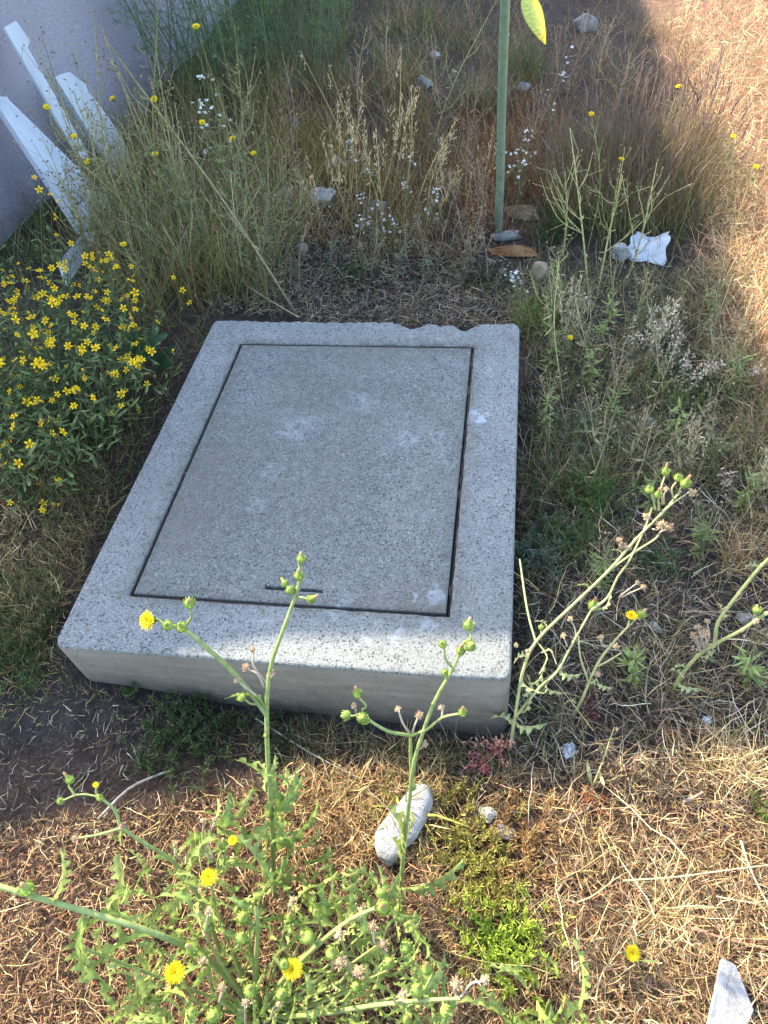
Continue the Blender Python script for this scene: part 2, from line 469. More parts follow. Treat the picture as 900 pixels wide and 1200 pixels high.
def soil_colour(x, y):
    c = np.empty(x.shape + (3,)); c[:] = DARK
    def mix(w, col):
        nonlocal c
        c = c * (1 - w[..., None]) + col * w[..., None]
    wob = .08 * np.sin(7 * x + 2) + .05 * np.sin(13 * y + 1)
    mix(1 / (1 + np.exp(-(x - 1.62 + wob) / .06)), np.array([.22, .13, .08]))  # lighter soil past the shadow edge: sun patch brightness put into the colour
    mix(1 / (1 + np.exp((y + .16 + wob * .4 - .1 * x) / .03)) * .9, REDDISH)
    mix(1 / (1 + np.exp((y + .10) / .04)) / (1 + np.exp(-(x - .8) / .06)) * .7, STRAWSOIL)
    mix(1 / (1 + np.exp(-(y - 2.0 + wob) / .2)) / (1 + np.exp((x - 1.5) / .1)) * .6, BROWN * 1.4)
    mix(1 / (1 + np.exp((x + .08) / .04)) / (1 + np.exp(-(y - .18) / .06)) * .7, BROWN)
    return c


ny, nx = GX.shape
idx = np.arange(nx * ny).reshape(ny, nx)
gq = np.stack([idx[:-1, :-1], idx[:-1, 1:], idx[1:, 1:], idx[1:, :-1]], -1).reshape(-1, 4)
ground = obj('ground', np_mesh('ground', np.stack([GX, GY, GZ], -1).reshape(-1, 3), [gq], M['soil'], soil_colour(GX, GY).reshape(-1, 3)))
tag(ground, 'dark and rusty brown earth of the weedy yard', 'ground', kind='structure')

# ------------------------------------------------------------------ the house
def box_mesh(name, x0, x1, y0, y1, z0, z1, mat, bevel=0.0, seg=2):
    bm = bmesh.new()
    bmesh.ops.create_cube(bm, size=1)
    for v in bm.verts:
        v.co = ((x0 + x1) / 2 + v.co.x * (x1 - x0), (y0 + y1) / 2 + v.co.y * (y1 - y0), (z0 + z1) / 2 + v.co.z * (z1 - z0))
    if bevel: bmesh.ops.bevel(bm, geom=bm.edges[:], offset=bevel, segments=seg, affect='EDGES', profile=.6)
    me = bpy.data.meshes.new(name); bm.to_mesh(me); bm.free(); me.materials.append(mat)
    return me


HX, HY = -1.10, 1.58
FOOT = [(-4.35, .75), (-2.85, 1.13), (-2.45, 1.36), (-2.28, 1.45), (-2.10, 1.50), (-1.80, 1.525), (HX, HY), (HX, 12.5), (-6.0, 12.5), (-6.0, .75)]  # unseen front edge, bent to shape the front line of the shadow


def prism(name, foot, z0, z1, mat, bevel, grow=0.0):
    bm = bmesh.new(); c = np.mean(foot, 0)
    pts = [(x + grow * np.sign(x - c[0]) - HX, y + grow * np.sign(y - c[1]) - HY) for x, y in foot]
    lo = [bm.verts.new((x, y, z0)) for x, y in pts]; hi = [bm.verts.new((x, y, z1)) for x, y in pts]; k = len(pts)
    bm.faces.new(lo[::-1]); bm.faces.new(hi)
    for i in range(k): bm.faces.new((lo[i], lo[(i + 1) % k], hi[(i + 1) % k], hi[i]))
    bmesh.ops.recalc_face_normals(bm, faces=bm.faces[:])
    bmesh.ops.bevel(bm, geom=bm.edges[:], offset=bevel, segments=2, affect='EDGES')
    me = bpy.data.meshes.new(name); bm.to_mesh(me); bm.free(); me.materials.append(mat)
    return me


house = empty('house', (HX, HY, 0), 'lavender grey stucco house wall rising behind the leaning white boards', 'house')
obj('wall', prism('wall', FOOT, -.2, HB - .12, M['stucco'], .012), house)
obj('roof', prism('roof', FOOT, HB - .118, HB, M['coping'], .01, .004), house)

# ------------------------------------------------------------------ the concrete cover
ZT, SW, SD = 0.21, 0.900, 1.148


def slab_part(name, x0, x1, y0, y1, holes, z, depth, r, mat_top, mat_side, outer_fn=None, step=.012):
    """a plate with rectangular openings and worn, rounded arrises"""
    def lines(a, b, cuts):
        s = sorted(set([a + r, b - r] + cuts)); o = []
        for p, q in zip(s[:-1], s[1:]):
            n = max(1, int(round((q - p) / step))); o += list(np.linspace(p, q, n, endpoint=False))
        return np.array(o + [s[-1]])
    xs = lines(x0, x1, [c for h in holes for c in (h[0] - r, h[1] + r)])
    ys = lines(y0, y1, [c for h in holes for c in (h[2] - r, h[3] + r)])
    XX, YY = np.meshgrid(xs, ys)
    id_ = np.arange(XX.size).reshape(XX.shape)
    V = [np.stack([XX, YY, np.full(XX.shape, z)], -1).reshape(-1, 3)]
    cx = (xs[:-1] + xs[1:]) / 2; cy = (ys[:-1] + ys[1:]) / 2
    keep = np.ones((len(cy), len(cx)), bool)
    for h in holes:
        keep &= ~((cx[None] > h[0] - r) & (cx[None] < h[1] + r) & (cy[:, None] > h[2] - r) & (cy[:, None] < h[3] + r))
    Q = np.stack([id_[:-1, :-1], id_[:-1, 1:], id_[1:, 1:], id_[1:, :-1]], -1)[keep]
    mats = [np.zeros(len(Q), int)]; quads = [Q]; n0 = XX.size
    def skirt(loop, nrm, rows, flip):
        nonlocal n0
        P = V[0][loop]; L_ = len(loop); prev = np.array(loop)
        for k, (o, dz, mi) in enumerate(rows):
            V.append(np.column_stack([P[:, 0] + nrm[:, 0] * o, P[:, 1] + nrm[:, 1] * o, P[:, 2] - dz]))
            cur = n0 + np.arange(L_); n0 += L_
            nx_ = np.roll(np.arange(L_), -1)
            q = np.stack([prev, cur, cur[nx_], prev[nx_]], -1)
            if flip: q = q[:, ::-1]
            quads.append(q); mats.append(np.full(L_, mi)); prev = cur
    def loop_of(ix0, ix1, iy0, iy1, sgn):
        lp = [(i, iy0) for i in range(ix0, ix1)] + [(ix1, j) for j in range(iy0, iy1)] + [(i, iy1) for i in range(ix1, ix0, -1)] + [(ix0, j) for j in range(iy1, iy0, -1)]
        ids = [id_[j, i] for i, j in lp]
        nr = np.array([(sgn * ((i == ix1) * 1. - (i == ix0) * 1.), sgn * ((j == iy1) * 1. - (j == iy0) * 1.)) for i, j in lp])
        return ids, nr
    arc = [(r * math.sin(a), r * (1 - math.cos(a)), 0) for a in (math.pi / 8, math.pi / 4, 3 * math.pi / 8, math.pi / 2)]
    down = [(r, r + (depth - r) * t, 1) for t in np.linspace(0.08, 1, 9)]
    ids, nr = loop_of(0, len(xs) - 1, 0, len(ys) - 1, 1)
    skirt(ids, nr, arc + down, False)
    for h in holes:
        f = lambda a, v: int(np.argmin(abs(a - v)))
        ids, nr = loop_of(f(xs, h[0] - r), f(xs, h[1] + r), f(ys, h[2] - r), f(ys, h[3] + r), -1)
        skirt(ids, nr, arc + [(r, depth * .5, 1), (r, depth, 1)], True)
    VV = np.concatenate(V)
    if outer_fn is not None: VV = outer_fn(VV)
    me = np_mesh(name, VV, [np.concatenate(quads)], mat_top)
    me.materials.append(mat_side)
    me.polygons.foreach_set('material_index', np.concatenate(mats).astype(np.int32))
    return me


def noise1(x, seed, fr):
    r = np.random.default_rng(seed); o = np.zeros_like(x)
    for f in fr: o += np.sin(x * f * r.uniform(.8, 1.2) + r.uniform(0, 6.28)) / len(fr)
    return o


LX0, LX1, LY0, LY1 = .1105, .7785, .1334, 1.0347       # the opening


def rim_wear(V):
    V = V.copy(); x, y, z = V.T
    # rounded plan corners
    rc = .022
    for cx, sx in ((rc, -1), (SW - rc, 1)):
        for cy, sy in ((rc, -1), (SD - rc, 1)):
            m = ((x - cx) * sx > 0) & ((y - cy) * sy > 0)
            dx, dy = x[m] - cx, y[m] - cy
            mxn = np.maximum(abs(dx), abs(dy)); hyp = np.hypot(dx, dy) + 1e-9
            k = np.where(mxn > 1e-6, mxn / hyp, 1)
            x[m] = cx + dx * k; y[m] = cy + dy * k
    # broken back edge: bites near the right-hand end, small nibbles elsewhere
    e = np.clip((y - (SD - .05)) / .05, 0, 1)
    bite = .016 * np.exp(-((x - .745) / .030) ** 2) + .011 * np.exp(-((x - .60) / .035) ** 2) + .008 * np.exp(-((x - .68) / .02) ** 2) \
        + .004 * np.clip(noise1(x, 3, [60, 110, 190, 330]), 0, 1) + .003 * np.clip(noise1(x, 4, [25, 400, 240]), -.3, 1)
    y -= e * bite * 1.75
    z -= e ** 2 * bite * .9 * (z > ZT - .03)
    # front arris chipped, chipping worse at the right-hand corner
    e = np.clip((.03 - y) / .03, 0, 1) * (z > ZT - .03)
    ch = .0022 * np.clip(noise1(x, 8, [70, 150, 310, 420]), -.2, 1) + .007 * np.exp(-((x - .87) / .06) ** 2) * (1 + .6 * noise1(x, 9, [200, 330]))
    z -= e * ch; y += e * ch * .8
    side = np.clip((x - (SW - .03)) / .03, 0, 1) * (z > ZT - .03)
    z -= side * .002 * np.clip(noise1(y, 12, [50, 120, 300]), 0, 1)
    lf = np.clip((.03 - x) / .03, 0, 1) * (z > ZT - .03)
    z -= lf * .002 * np.clip(noise1(y, 15, [50, 120, 300]), 0, 1)
    for lo, al, ot in ((LX0, x, y), (LX1, x, y)):
        m = (abs(al - lo) < .012) & (y > LY0 - .02) & (y < LY1 + .02); al[m] += .0016 * noise1(ot[m], int(lo * 99), [40, 110, 230, 420])
    for lo in (LY0, LY1):
        m = (abs(y - lo) < .012) & (x > LX0 - .02) & (x < LX1 + .02); y[m] += .0016 * noise1(x[m], int(lo * 77), [40, 110, 230, 420])
    # faces batter in slightly and belly between the form boards
    d = np.clip((ZT - .02 - z) / .2, 0, 1)
    y += np.where(y < .1, d * .008 + .003 * np.sin(5 * x + 1) * d, 0)
    x += np.where(x < .05, d * .012, 0)
    z += .0012 * np.sin(9 * x + 2) * np.sin(7 * y)
    return np.column_stack([x, y, z])


cover = empty('concrete_cover', (0, 0, 0), 'grey concrete inspection cover with a recessed lid set among the weeds', 'concrete cover')
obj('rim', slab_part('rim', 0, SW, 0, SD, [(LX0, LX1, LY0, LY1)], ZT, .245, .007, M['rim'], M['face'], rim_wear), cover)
g = .0078
slot = at(310, 687, ZT); slot2 = at(378, 690, ZT)
lid = obj('lid', slab_part('lid', LX0 + g, LX1 - g, LY0 + g, LY1 - g, [(slot[0], slot2[0], slot[1] - .004, slot[1] + .005)], ZT - .0025, .06, .003, M['lid'], M['lid'],
                           lambda V: V + np.column_stack([0 * V[:, 0], 0 * V[:, 0], .0010 * np.sin(8 * V[:, 0] + 1) * np.sin(6 * V[:, 1])])), cover)
tag(lid, 'rectangular concrete lid with a narrow lifting slot')
obj('lifting_bar', box_mesh('lifting_bar', slot[0] - .004, slot2[0] + .004, slot[1] - .009, slot[1] + .010, ZT - .06, ZT - .04, M['steel'], .002), lid)
mb = MB()
for (x0, x1, y0, y1) in ((LX0 + .0005, LX1 - .0005, LY0 + .0005, LY0 + .0035), (LX0 + .0005, LX1 - .0005, LY1 - .0035, LY1 - .0005),
                         (LX0 + .0005, LX0 + .0035, LY0 + .004, LY1 - .004), (LX1 - .0035, LX1 - .0005, LY0 + .004, LY1 - .004)):
    za, zb = ZT - .07, ZT - .006
    mb.add([(x0, y0, za), (x1, y0, za), (x1, y1, za), (x0, y1, za), (x0, y0, zb), (x1, y0, zb), (x1, y1, zb), (x0, y1, zb)], (.1, .1, .1),
           quads=[(4, 5, 6, 7), (0, 1, 5, 4), (1, 2, 6, 5), (2, 3, 7, 6), (3, 0, 4, 7)])
obj('seat_frame', mb.mesh('seat_frame', M['steel']), cover)
md = MB(); rd = np.random.default_rng(21)
for k_ in range(80):                              # soil and grit lodged in the joint
    side = rd.integers(0, 4); u_ = rd.uniform(0, 1); w_ = g * .5 + rd.normal(0, .001)
    if side < 2: q = np.array([LX0 + w_ if side == 0 else LX1 - w_, LY0 + u_ * (LY1 - LY0), 0]); ax_ = (0, 1, .05)
    else: q = np.array([LX0 + u_ * (LX1 - LX0), LY0 + w_ if side == 2 else LY1 - w_, 0]); ax_ = (1, 0, .05)
    q[2] = ZT - rd.uniform(.008, .02); L_ = rd.uniform(.004, .022); r_ = rd.uniform(.002, .0045)
    md.lathe(q, ax_, [(-L_, .0005), (-L_ * .6, r_), (0, r_ * rd.uniform(.7, 1.2)), (L_ * .6, r_), (L_, .0005)], np.array((.06, .045, .032)) * rd.uniform(.5, 1.4), 6)
obj('joint_dirt', md.mesh('joint_dirt', M['dry']), cover)['kind'] = 'stuff'
obj('ledge', box_mesh('ledge', LX0 - .02, LX1 + .02, LY0 - .02, LY1 + .02, ZT - .10, ZT - .022, M['steel']), cover)

# ------------------------------------------------------------------ leaning boards
def board(name, pix, p0, n, thick, label, mat, group=None):
    n = unit(n)
    P = np.array([at_plane(px, py, p0, n) for px, py in pix])
    base = P[np.argmin(P[:, 2])].copy()
    bm = bmesh.new()
    f = [bm.verts.new(p - base) for p in P]; b = [bm.verts.new(p - base - n * thick) for p in P]
    bm.faces.new(f); bm.faces.new(b[::-1])
    k = len(f)
    for i in range(k): bm.faces.new((f[i], b[i], b[(i + 1) % k], f[(i + 1) % k]))
    bmesh.ops.recalc_face_normals(bm, faces=bm.faces[:])
    bmesh.ops.bevel(bm, geom=bm.edges[:], offset=.0015, segments=1, affect='EDGES')
    me = bpy.data.meshes.new(name); bm.to_mesh(me); bm.free(); me.materials.append(mat)
    o = obj(name, me, None, base)
    return tag(o, label, 'board', group)


def lean(z_top, x_foot):            # plane leaning from the wall at height z_top to the ground at x_foot
    return (HX + .03, 2, z_top), unit((z_top, 0, x_foot - HX - .03))


p, n_ = lean(.62, -.72)
board('wide_board', [(-14, 106), (3, 113), (9, 113), (11, 117), (122, 226), (150, 282), (120, 310)], p, n_, .022,
      'wide broken white board tapering upward against the wall', M['board'])
p, n_ = lean(.50, -.62)
board('stub_board', [(70, 306), (98, 272), (150, 268), (165, 345), (84, 350)], p, n_, .02,
      'short white board end sunk behind the yellow flowers below the wide board', M['board'])
p, n_ = lean(.95, -.86)
board('pointed_board', [(65, 91), (71, 87), (82, 84), (101, 99), (104, 108), (118, 124), (146, 165), (158, 196), (136, 206)], p, n_, .018,
      'white board with a broken rounded tip standing behind the dry stalks', M['board'])
p, n_ = lean(1.05, -.80)
ch = board('trim_strip', [(5, 32), (19, 24), (36, 48), (33, 56), (106, 184), (95, 188)], p, n_, .012,
           'narrow white folded trim strip leaning highest on the wall', M['board'])
pl = [at_plane(a, b_, np.array(p) + n_ * .022, n_) for a, b_ in [(20, 24), (35, 46), (33, 50), (20, 32)]]

# ------------------------------------------------------------------ colours of the plants (albedo)
STRAW_HI = (.70, .56, .34); STRAW = (.52, .385, .21); STRAW_DK = (.31, .215, .115); GREY = (.36, .32, .26); RUST = (.28, .14, .08)
OLIVE = (.17, .165, .07); GREEN = (.10, .15, .04); BRIGHT = (.17, .26, .045); PURPLE = (.26, .19, .165); DKBROWN = (.12, .085, .065)
PINKISH = (.46, .29, .21); YELGREEN = (.24, .24, .06); BLUEGREEN = (.15, .21, .13); PALE = (.5, .46, .38)


def poly_points(poly, n):
    P = np.array(poly, float); lo, hi = P.min(0), P.max(0); out = np.zeros((0, 2))
    while len(out) < n:
        c = rng.uniform(lo, hi, (n * 2, 2)); x, y = c.T; ins = np.zeros(len(c), bool); j = len(P) - 1
        for i in range(len(P)):
            a, b = P[i], P[j]
            if a[1] != b[1]:
                ins ^= ((a[1] > y) != (b[1] > y)) & (x < (b[0] - a[0]) * (y - a[1]) / (b[1] - a[1]) + a[0])
            j = i
        out = np.vstack([out, c[ins]])
    return out[:n]


EXCL = [(*on(612, 262)[:2], .10), (*on(600, 305)[:2], .11), (*on(633, 330)[:2], .05), (*on(752, 300)[:2], .10), (*on(728, 308)[:2], .07)]


def ground_points(poly, n, clump=0.0, csize=.06, keep=0.12):
    px = poly_points(poly, n)
    d = FW + RT * ((px[:, :1] - 450) / 900) - UP * ((px[:, 1:] - 600) / 900)
    g_ = CAM + (0.02 - CAM[2]) / d[:, 2:] * d
    xy = g_[:, :2]
    if clump > 0:
        k = max(6, n // 45); cen = xy[:k]; m = rng.random(n) < clump
        xy = np.where(m[:, None], cen[rng.integers(0, k, n)] + rng.normal(0, csize, (n, 2)), xy)
    x, y = xy.T
    ok = ~((x > -.012) & (x < SW + .012) & (y > -.012) & (y < SD + .012)) & (x > HX + .02)
    for (ex, ey, er) in EXCL:
        ok &= (np.hypot(x - ex, y - ey) > er * rng.uniform(.75, 1.15, len(x))) | (rng.random(len(x)) < keep)
    return xy[ok]


def pick(mix, n):
    cols = np.array([c for c, w in mix]); w = np.array([w for c, w in mix], float); w /= w.sum()
    c = cols[rng.choice(len(cols), n, p=w)]
    return c * rng.uniform(.42, 1.5, (n, 1)) * rng.uniform(.92, 1.08, (n, 3)) * np.array([1.04, 1.0, .82])


class Blades:
    """many thin blades gathered into one mesh"""
    def __init__(s): s.V = []; s.C = []; s.T = []; s.Q = []; s.n = 0

    def add(s, xy, L, w, lean, bend, mix, tip=None, z0=(0, .004), az=None, segs=3, flat=False, zbase=None, wobble=.10):
        n = len(xy); u = lambda r: rng.uniform(r[0], r[1], n)
        L = u(L) * rng.uniform(.6, 1.0, n); w = u(w); le = u(lean); be = u(bend) * rng.choice([-1, 1], n) if bend[0] < 0 else u(bend)
        a = rng.uniform(0, 2 * math.pi, n) if az is None else rng.normal(az[0], az[1], n)
        base = np.column_stack([xy, (gz(xy[:, 0], xy[:, 1]) if zbase is None else zbase) + u(z0)])
        c0 = pick(mix, n); c1 = c0 * rng.uniform(.85, 1.25, (n, 1)) if tip is None else pick(tip, n)
        h = np.column_stack([np.cos(a), np.sin(a), np.zeros(n)])
        roll = rng.uniform(-1, 1, n) * (1.3 if not flat else .5)
        sd0 = np.column_stack([-np.sin(a), np.cos(a), np.zeros(n)])
        p = base.copy(); V = []; C = []
        side_az = rng.normal(0, .5, n)
        for k in range(segs + 1):
            t = k / segs
            ang = le + be * t + (.0 if flat else side_az * t * .25)
            dirv = h * np.sin(ang)[:, None] + np.array([0, 0, 1.]) * np.cos(ang)[:, None]
            nrm = h * np.cos(ang)[:, None] - np.array([0, 0, 1.]) * np.sin(ang)[:, None]
            sd = sd0 * np.cos(roll)[:, None] + nrm * np.sin(roll)[:, None]
            cc = c0 * (1 - t) + c1 * t
            if k < segs:
                ww = (w * (1 - .75 * t ** 1.5) / 2)[:, None]
                V += [p - sd * ww, p + sd * ww]; C += [cc, cc]
                wob = rng.normal(0, wobble, (n, 3)) * (L / segs)[:, None]
                p = p + dirv * (L / segs)[:, None] + wob
                p[:, 2] = np.maximum(p[:, 2], (gz(p[:, 0], p[:, 1]) if zbase is None else zbase) + .0015)
            else:
                V.append(p); C.append(cc)
        m = 2 * segs + 1
        VV = np.stack(V, 1).reshape(-1, 3); CC = np.stack(C, 1).reshape(-1, 3)
        o = (np.arange(n) * m + s.n)[:, None]
        for k in range(segs - 1): s.Q.append(o + np.array([[2 * k, 2 * k + 1, 2 * k + 3, 2 * k + 2]]))
        s.T.append(o + np.array([[2 * segs - 2, 2 * segs - 1, 2 * segs]]))
        s.V.append(VV); s.C.append(CC); s.n += len(VV)
        return s

    def mesh(s, name, mat):
        return np_mesh(name, np.concatenate(s.V), [np.concatenate(s.T), np.concatenate(s.Q)], mat, np.concatenate(s.C), smooth=True)

    def build(s, name, mat, label, cat):
        return tag(obj(name, s.mesh(name, mat)), label, cat, kind='stuff')


HALF = math.pi / 2
# golden grass beyond the shadow; sun patch warmth also put into its colours
b = Blades()
b.add(ground_points([(768, -70), (1080, -70), (1080, 480), (880, 440), (830, 260)], 17000, .5, .07), (.04, .17), (.0012, .0028), (.1, 1.2), (.2, 1.0),
      [(STRAW_HI, 4), (STRAW, 2), ((.68, .39, .26), 7), (RUST, .8), (YELGREEN, .3)], az=None)
b.add(ground_points([(768, -70), (1080, -70), (1080, 480), (880, 440), (830, 260)], 7000), (.03, .12), (.0015, .003), (1.2, 1.6), (-.3, .3), [(STRAW_HI, 4), (STRAW, 2), ((.68, .39, .26), 7), (RUST, 1)], z0=(.0, .04))
b.add(ground_points([(840, 260), (1050, 260), (1050, 880), (905, 700), (870, 440)], 3500, .6, .05), (.06, .22), (.0015, .003), (.2, 1.2), (.2, 1.0), [(STRAW, 4), (OLIVE, 3), (STRAW_DK, 2), (RUST, 1)])
def world_points(x0, x1, y0, y1, n):
    xy = np.column_stack([rng.uniform(x0, x1, n), rng.uniform(y0, y1, n)])
    d_ = xy - CAM[:2]
    return xy[(np.hypot(xy[:, 0] - .45, xy[:, 1] - .6) > .75)]


for x0_, x1_, y0_, y1_, n_ in ((1.75, 3.6, -1.2, 1.4, 9000), (2.15, 4.2, 1.4, 6.5, 7000), (-.6, 1.9, -1.3, -.62, 5000), (-1.05, -.25, -1.2, .5, 4000)):
    b.add(world_points(x0_, x1_, y0_, y1_, n_), (.02, .12), (.0014, .003), (.3, 1.6), (-.6, .6), [(STRAW_HI, 2), (STRAW, 4), (STRAW_DK, 4), (PINKISH, 2), (RUST, 2)], z0=(0, .02), wobble=.18)
b.build('golden_grass', M['dry'], 'dense golden and pinkish dry grass beyond the shadow edge', 'grass')

# grey and brown grass across the back
WGREY = (.42, .33, .215); UMBER = (.17, .085, .05); MAROON = (.21, .085, .06); WOLIVE = (.22, .20, .06); WGREEN = (.12, .17, .045)
b = Blades()
top_poly = [(370, -90), (770, -90), (810, 140), (650, 170), (600, 260), (470, 160), (330, 110)]
b.add(ground_points(top_poly, 8500, .85, .06), (.08, .30), (.0012, .0026), (.05, .9), (.1, .9),
      [(UMBER, 4), (MAROON, 3), (WOLIVE, 2.2), (STRAW_DK, 2), (WGREEN, 1)], tip=[(WGREY, 4), (STRAW_DK, 2), (STRAW, 1.2), (PALE, .8), (MAROON, 1.5)])
b.add(ground_points([(360, -40), (560, -40), (560, 120), (400, 120)], 1500, .8, .05), (.10, .30), (.0012, .0026), (.05, .8), (.1, .9), [(WOLIVE, 4), (WGREEN, 3)], tip=[(WOLIVE, 3), (WGREY, 2), (STRAW, 1)])
b.add(ground_points([(530, 120), (665, 120), (665, 275), (540, 275)], 3000, .5, .05), (.06, .2), (.0014, .003), (.05, .8), (.1, .7), [((.30, .11, .05), 5), (UMBER, 3)], tip=[((.34, .14, .06), 3), (STRAW_DK, 2)])
b.add(ground_points([(310, 100), (480, 100), (560, 260), (560, 300), (320, 300)], 4200, .8, .05), (.08, .28), (.0014, .0028), (.05, .8), (.1, .8), [(WOLIVE, 3), (MAROON, 2.4), (UMBER, 2), (STRAW_DK, 2)], tip=[(STRAW_DK, 3), (WOLIVE, 2), (STRAW, 1.5), (RUST, 1.5)])
b.add(ground_points([(330, 160), (400, 150), (420, 230), (340, 230)], 900, .6, .04), (.06, .18), (.0014, .003), (.05, .8), (.1, .8), [((.20, .16, .03), 4), (WGREEN, 1)], tip=[((.30, .24, .05), 3), (WOLIVE, 2)])
b.build('brown_grass', M['dry'], 'grey brown dry grass filling the back of the yard', 'grass')

# thicket of thin grey-olive stems by the wall
b = Blades()
b.add(ground_points([(70, 180), (200, 90), (330, 90), (345, 365), (255, 368), (190, 420), (110, 330)], 5200, .75, .05), (.14, .46), (.001, .0024), (.02, .7), (.05, .7),
      [(UMBER, 3), (WOLIVE, 3), (WGREEN, 2.5), (STRAW_DK, 1.5)], tip=[(WGREY, 2.5), (WOLIVE, 4), (STRAW_DK, 2), (WGREEN, 2)])
b.add(ground_points([(190, -60), (420, -60), (400, 130), (190, 130)], 2600, .7, .08), (.2, .55), (.001, .002), (.02, .7), (.1, .8), [(WGREEN, 4), (BLUEGREEN, 2), (UMBER, 2)], tip=[(BLUEGREEN, 3), (WOLIVE, 4), (WGREEN, 3)])
b.build('thin_stem_thicket', M['dry'], 'thicket of thin grey green stems along the house wall', 'weeds')

# weeds and grass to the right of the cover
b = Blades()
b.add(ground_points([(612, 300), (860, 290), (960, 560), (612, 560)], 6000, .75, .035), (.05, .20), (.001, .0024), (.1, 1.1), (.1, 1.0),
      [(OLIVE, 3), (STRAW_DK, 2), (GREEN, 3), (DKBROWN, 3), (PURPLE, 2)], tip=[(STRAW_DK, 2), (OLIVE, 3), (STRAW, 1), (GREY, 2), (GREEN, 1)])
b.add(ground_points([(612, 440), (760, 440), (740, 680), (612, 680)], 1300, .8, .025), (.04, .12), (.001, .0024), (.1, 1.2), (.1, .9), [(GREEN, 4), (OLIVE, 3), (BLUEGREEN, 1), (DKBROWN, 3), (STRAW_DK, 2)])
b.add(ground_points([(612, 540), (1000, 540), (1000, 880), (605, 890)], 3600, .8, .03), (.04, .14), (.001, .0024), (.3, 1.3), (.1, .9),
      [(GREY, 3), (STRAW_DK, 2), (OLIVE, 2), (DKBROWN, 3), (GREEN, 1), (PURPLE, 2)])
b.add(ground_points([(612, 300), (1000, 300), (1000, 890), (605, 890)], 9000, .4, .05), (.010, .065), (.0009, .0022), (1.15, 1.66), (-.7, .7), [(GREY, 3), (STRAW_DK, 2), (DKBROWN, 6), (PURPLE, 3), (PALE, .6)], z0=(0, .025), wobble=.2)
b.add(ground_points([(620, 560), (1000, 540), (1000, 880), (620, 890)], 260), (.06, .18), (.0012, .0024), (1.0, 1.5), (-.5, .5), [(PALE, 2), (GREY, 3), (STRAW, 2)], z0=(.0, .04), segs=5, wobble=.12)
b.build('shaded_grass', M['dry'], 'tangled olive and grey grass in the shade beside the cover', 'grass')

# straw in the sun at the front
b = Blades()
sunny = [(490, 915), (620, 890), (1040, 850), (1040, 1320), (480, 1320)]
for (ex, ey, er) in ((468, 980, .036), (450, 1015, .032), (488, 945, .032), (545, 985, .07), (600, 975, .07), (570, 1035, .05), (592, 1105, .055), (555, 945, .05), (850, 1170, .035), (645, 1195, .05)):
    q = on(ex, ey); EXCL.append((q[0], q[1], er))
SUNMIX = [(STRAW_DK, 4), (STRAW, 2), (RUST, 3), (DKBROWN, 4), (PINKISH, 2), (STRAW_HI, .6), (GREY, 1.6), (PURPLE, 1.5)]
b.add(ground_points(sunny, 15000), (.010, .055), (.0008, .0022), (1.05, 1.68), (-.7, .7), SUNMIX, z0=(0, .03), wobble=.22)
b.add(ground_points(sunny, 6500, .7, .03), (.02, .085), (.0008, .0022), (.2, 1.3), (.1, .9), [(STRAW_DK, 4), (STRAW, 2.4), (RUST, 2.5), (OLIVE, 1.4), (STRAW_HI, .8), (PINKISH, 1.4), (DKBROWN, 2)], wobble=.16)
b.add(ground_points([(650, 890), (1040, 850), (1040, 1320), (700, 1320)], 420, .5, .05), (.05, .13), (.001, .0022), (.9, 1.5), (-.5, .5), [(STRAW_HI, 2), (STRAW, 4), (STRAW_DK, 2)], z0=(.0, .04), segs=5, wobble=.14)
b.add(ground_points([(640, 900), (1040, 870), (1040, 1320), (640, 1320)], 34), (.12, .24), (.0014, .0026), (1.25, 1.5), (-.35, .35), [(STRAW_HI, 3), (STRAW, 3)], z0=(.015, .05), segs=5, wobble=.1)
b.build('sunlit_straw', M['dry'], 'matted bright straw lying in the sun before the cover', 'straw')

# rusty mulch, front left
b = Blades()
mulch = [(-120, 985), (140, 955), (300, 915), (480, 895), (540, 920), (540, 1320), (-120, 1320)]
b.add(ground_points(mulch, 26000), (.006, .030), (.0009, .0024), (.4, 1.68), (-.8, .8), [(RUST, 5), (PINKISH, 3), (STRAW_DK, 3), (STRAW, 2.6), (DKBROWN, 1)], z0=(0, .012), segs=2, wobble=.25)
b.add(ground_points(mulch, 1500), (.03, .10), (.0008, .002), (1.25, 1.62), (-.6, .6), [(STRAW, 3), (STRAW_HI, 1), (STRAW_DK, 3), (PINKISH, 2)], z0=(0, .02), segs=4, wobble=.16)
b.add(ground_points([(330, 900), (520, 890), (520, 1010), (330, 1010)], 2200), (.015, .07), (.0008, .002), (.6, 1.6), (-.6, .6), [(STRAW, 3), (STRAW_HI, 1), (RUST, 2), (STRAW_DK, 3)], z0=(0, .03), wobble=.2)
b.build('rusty_mulch', M['dry'], 'rust red mulch of fine dry needles and straw at the sunny edge', 'mulch')
del EXCL[5:]

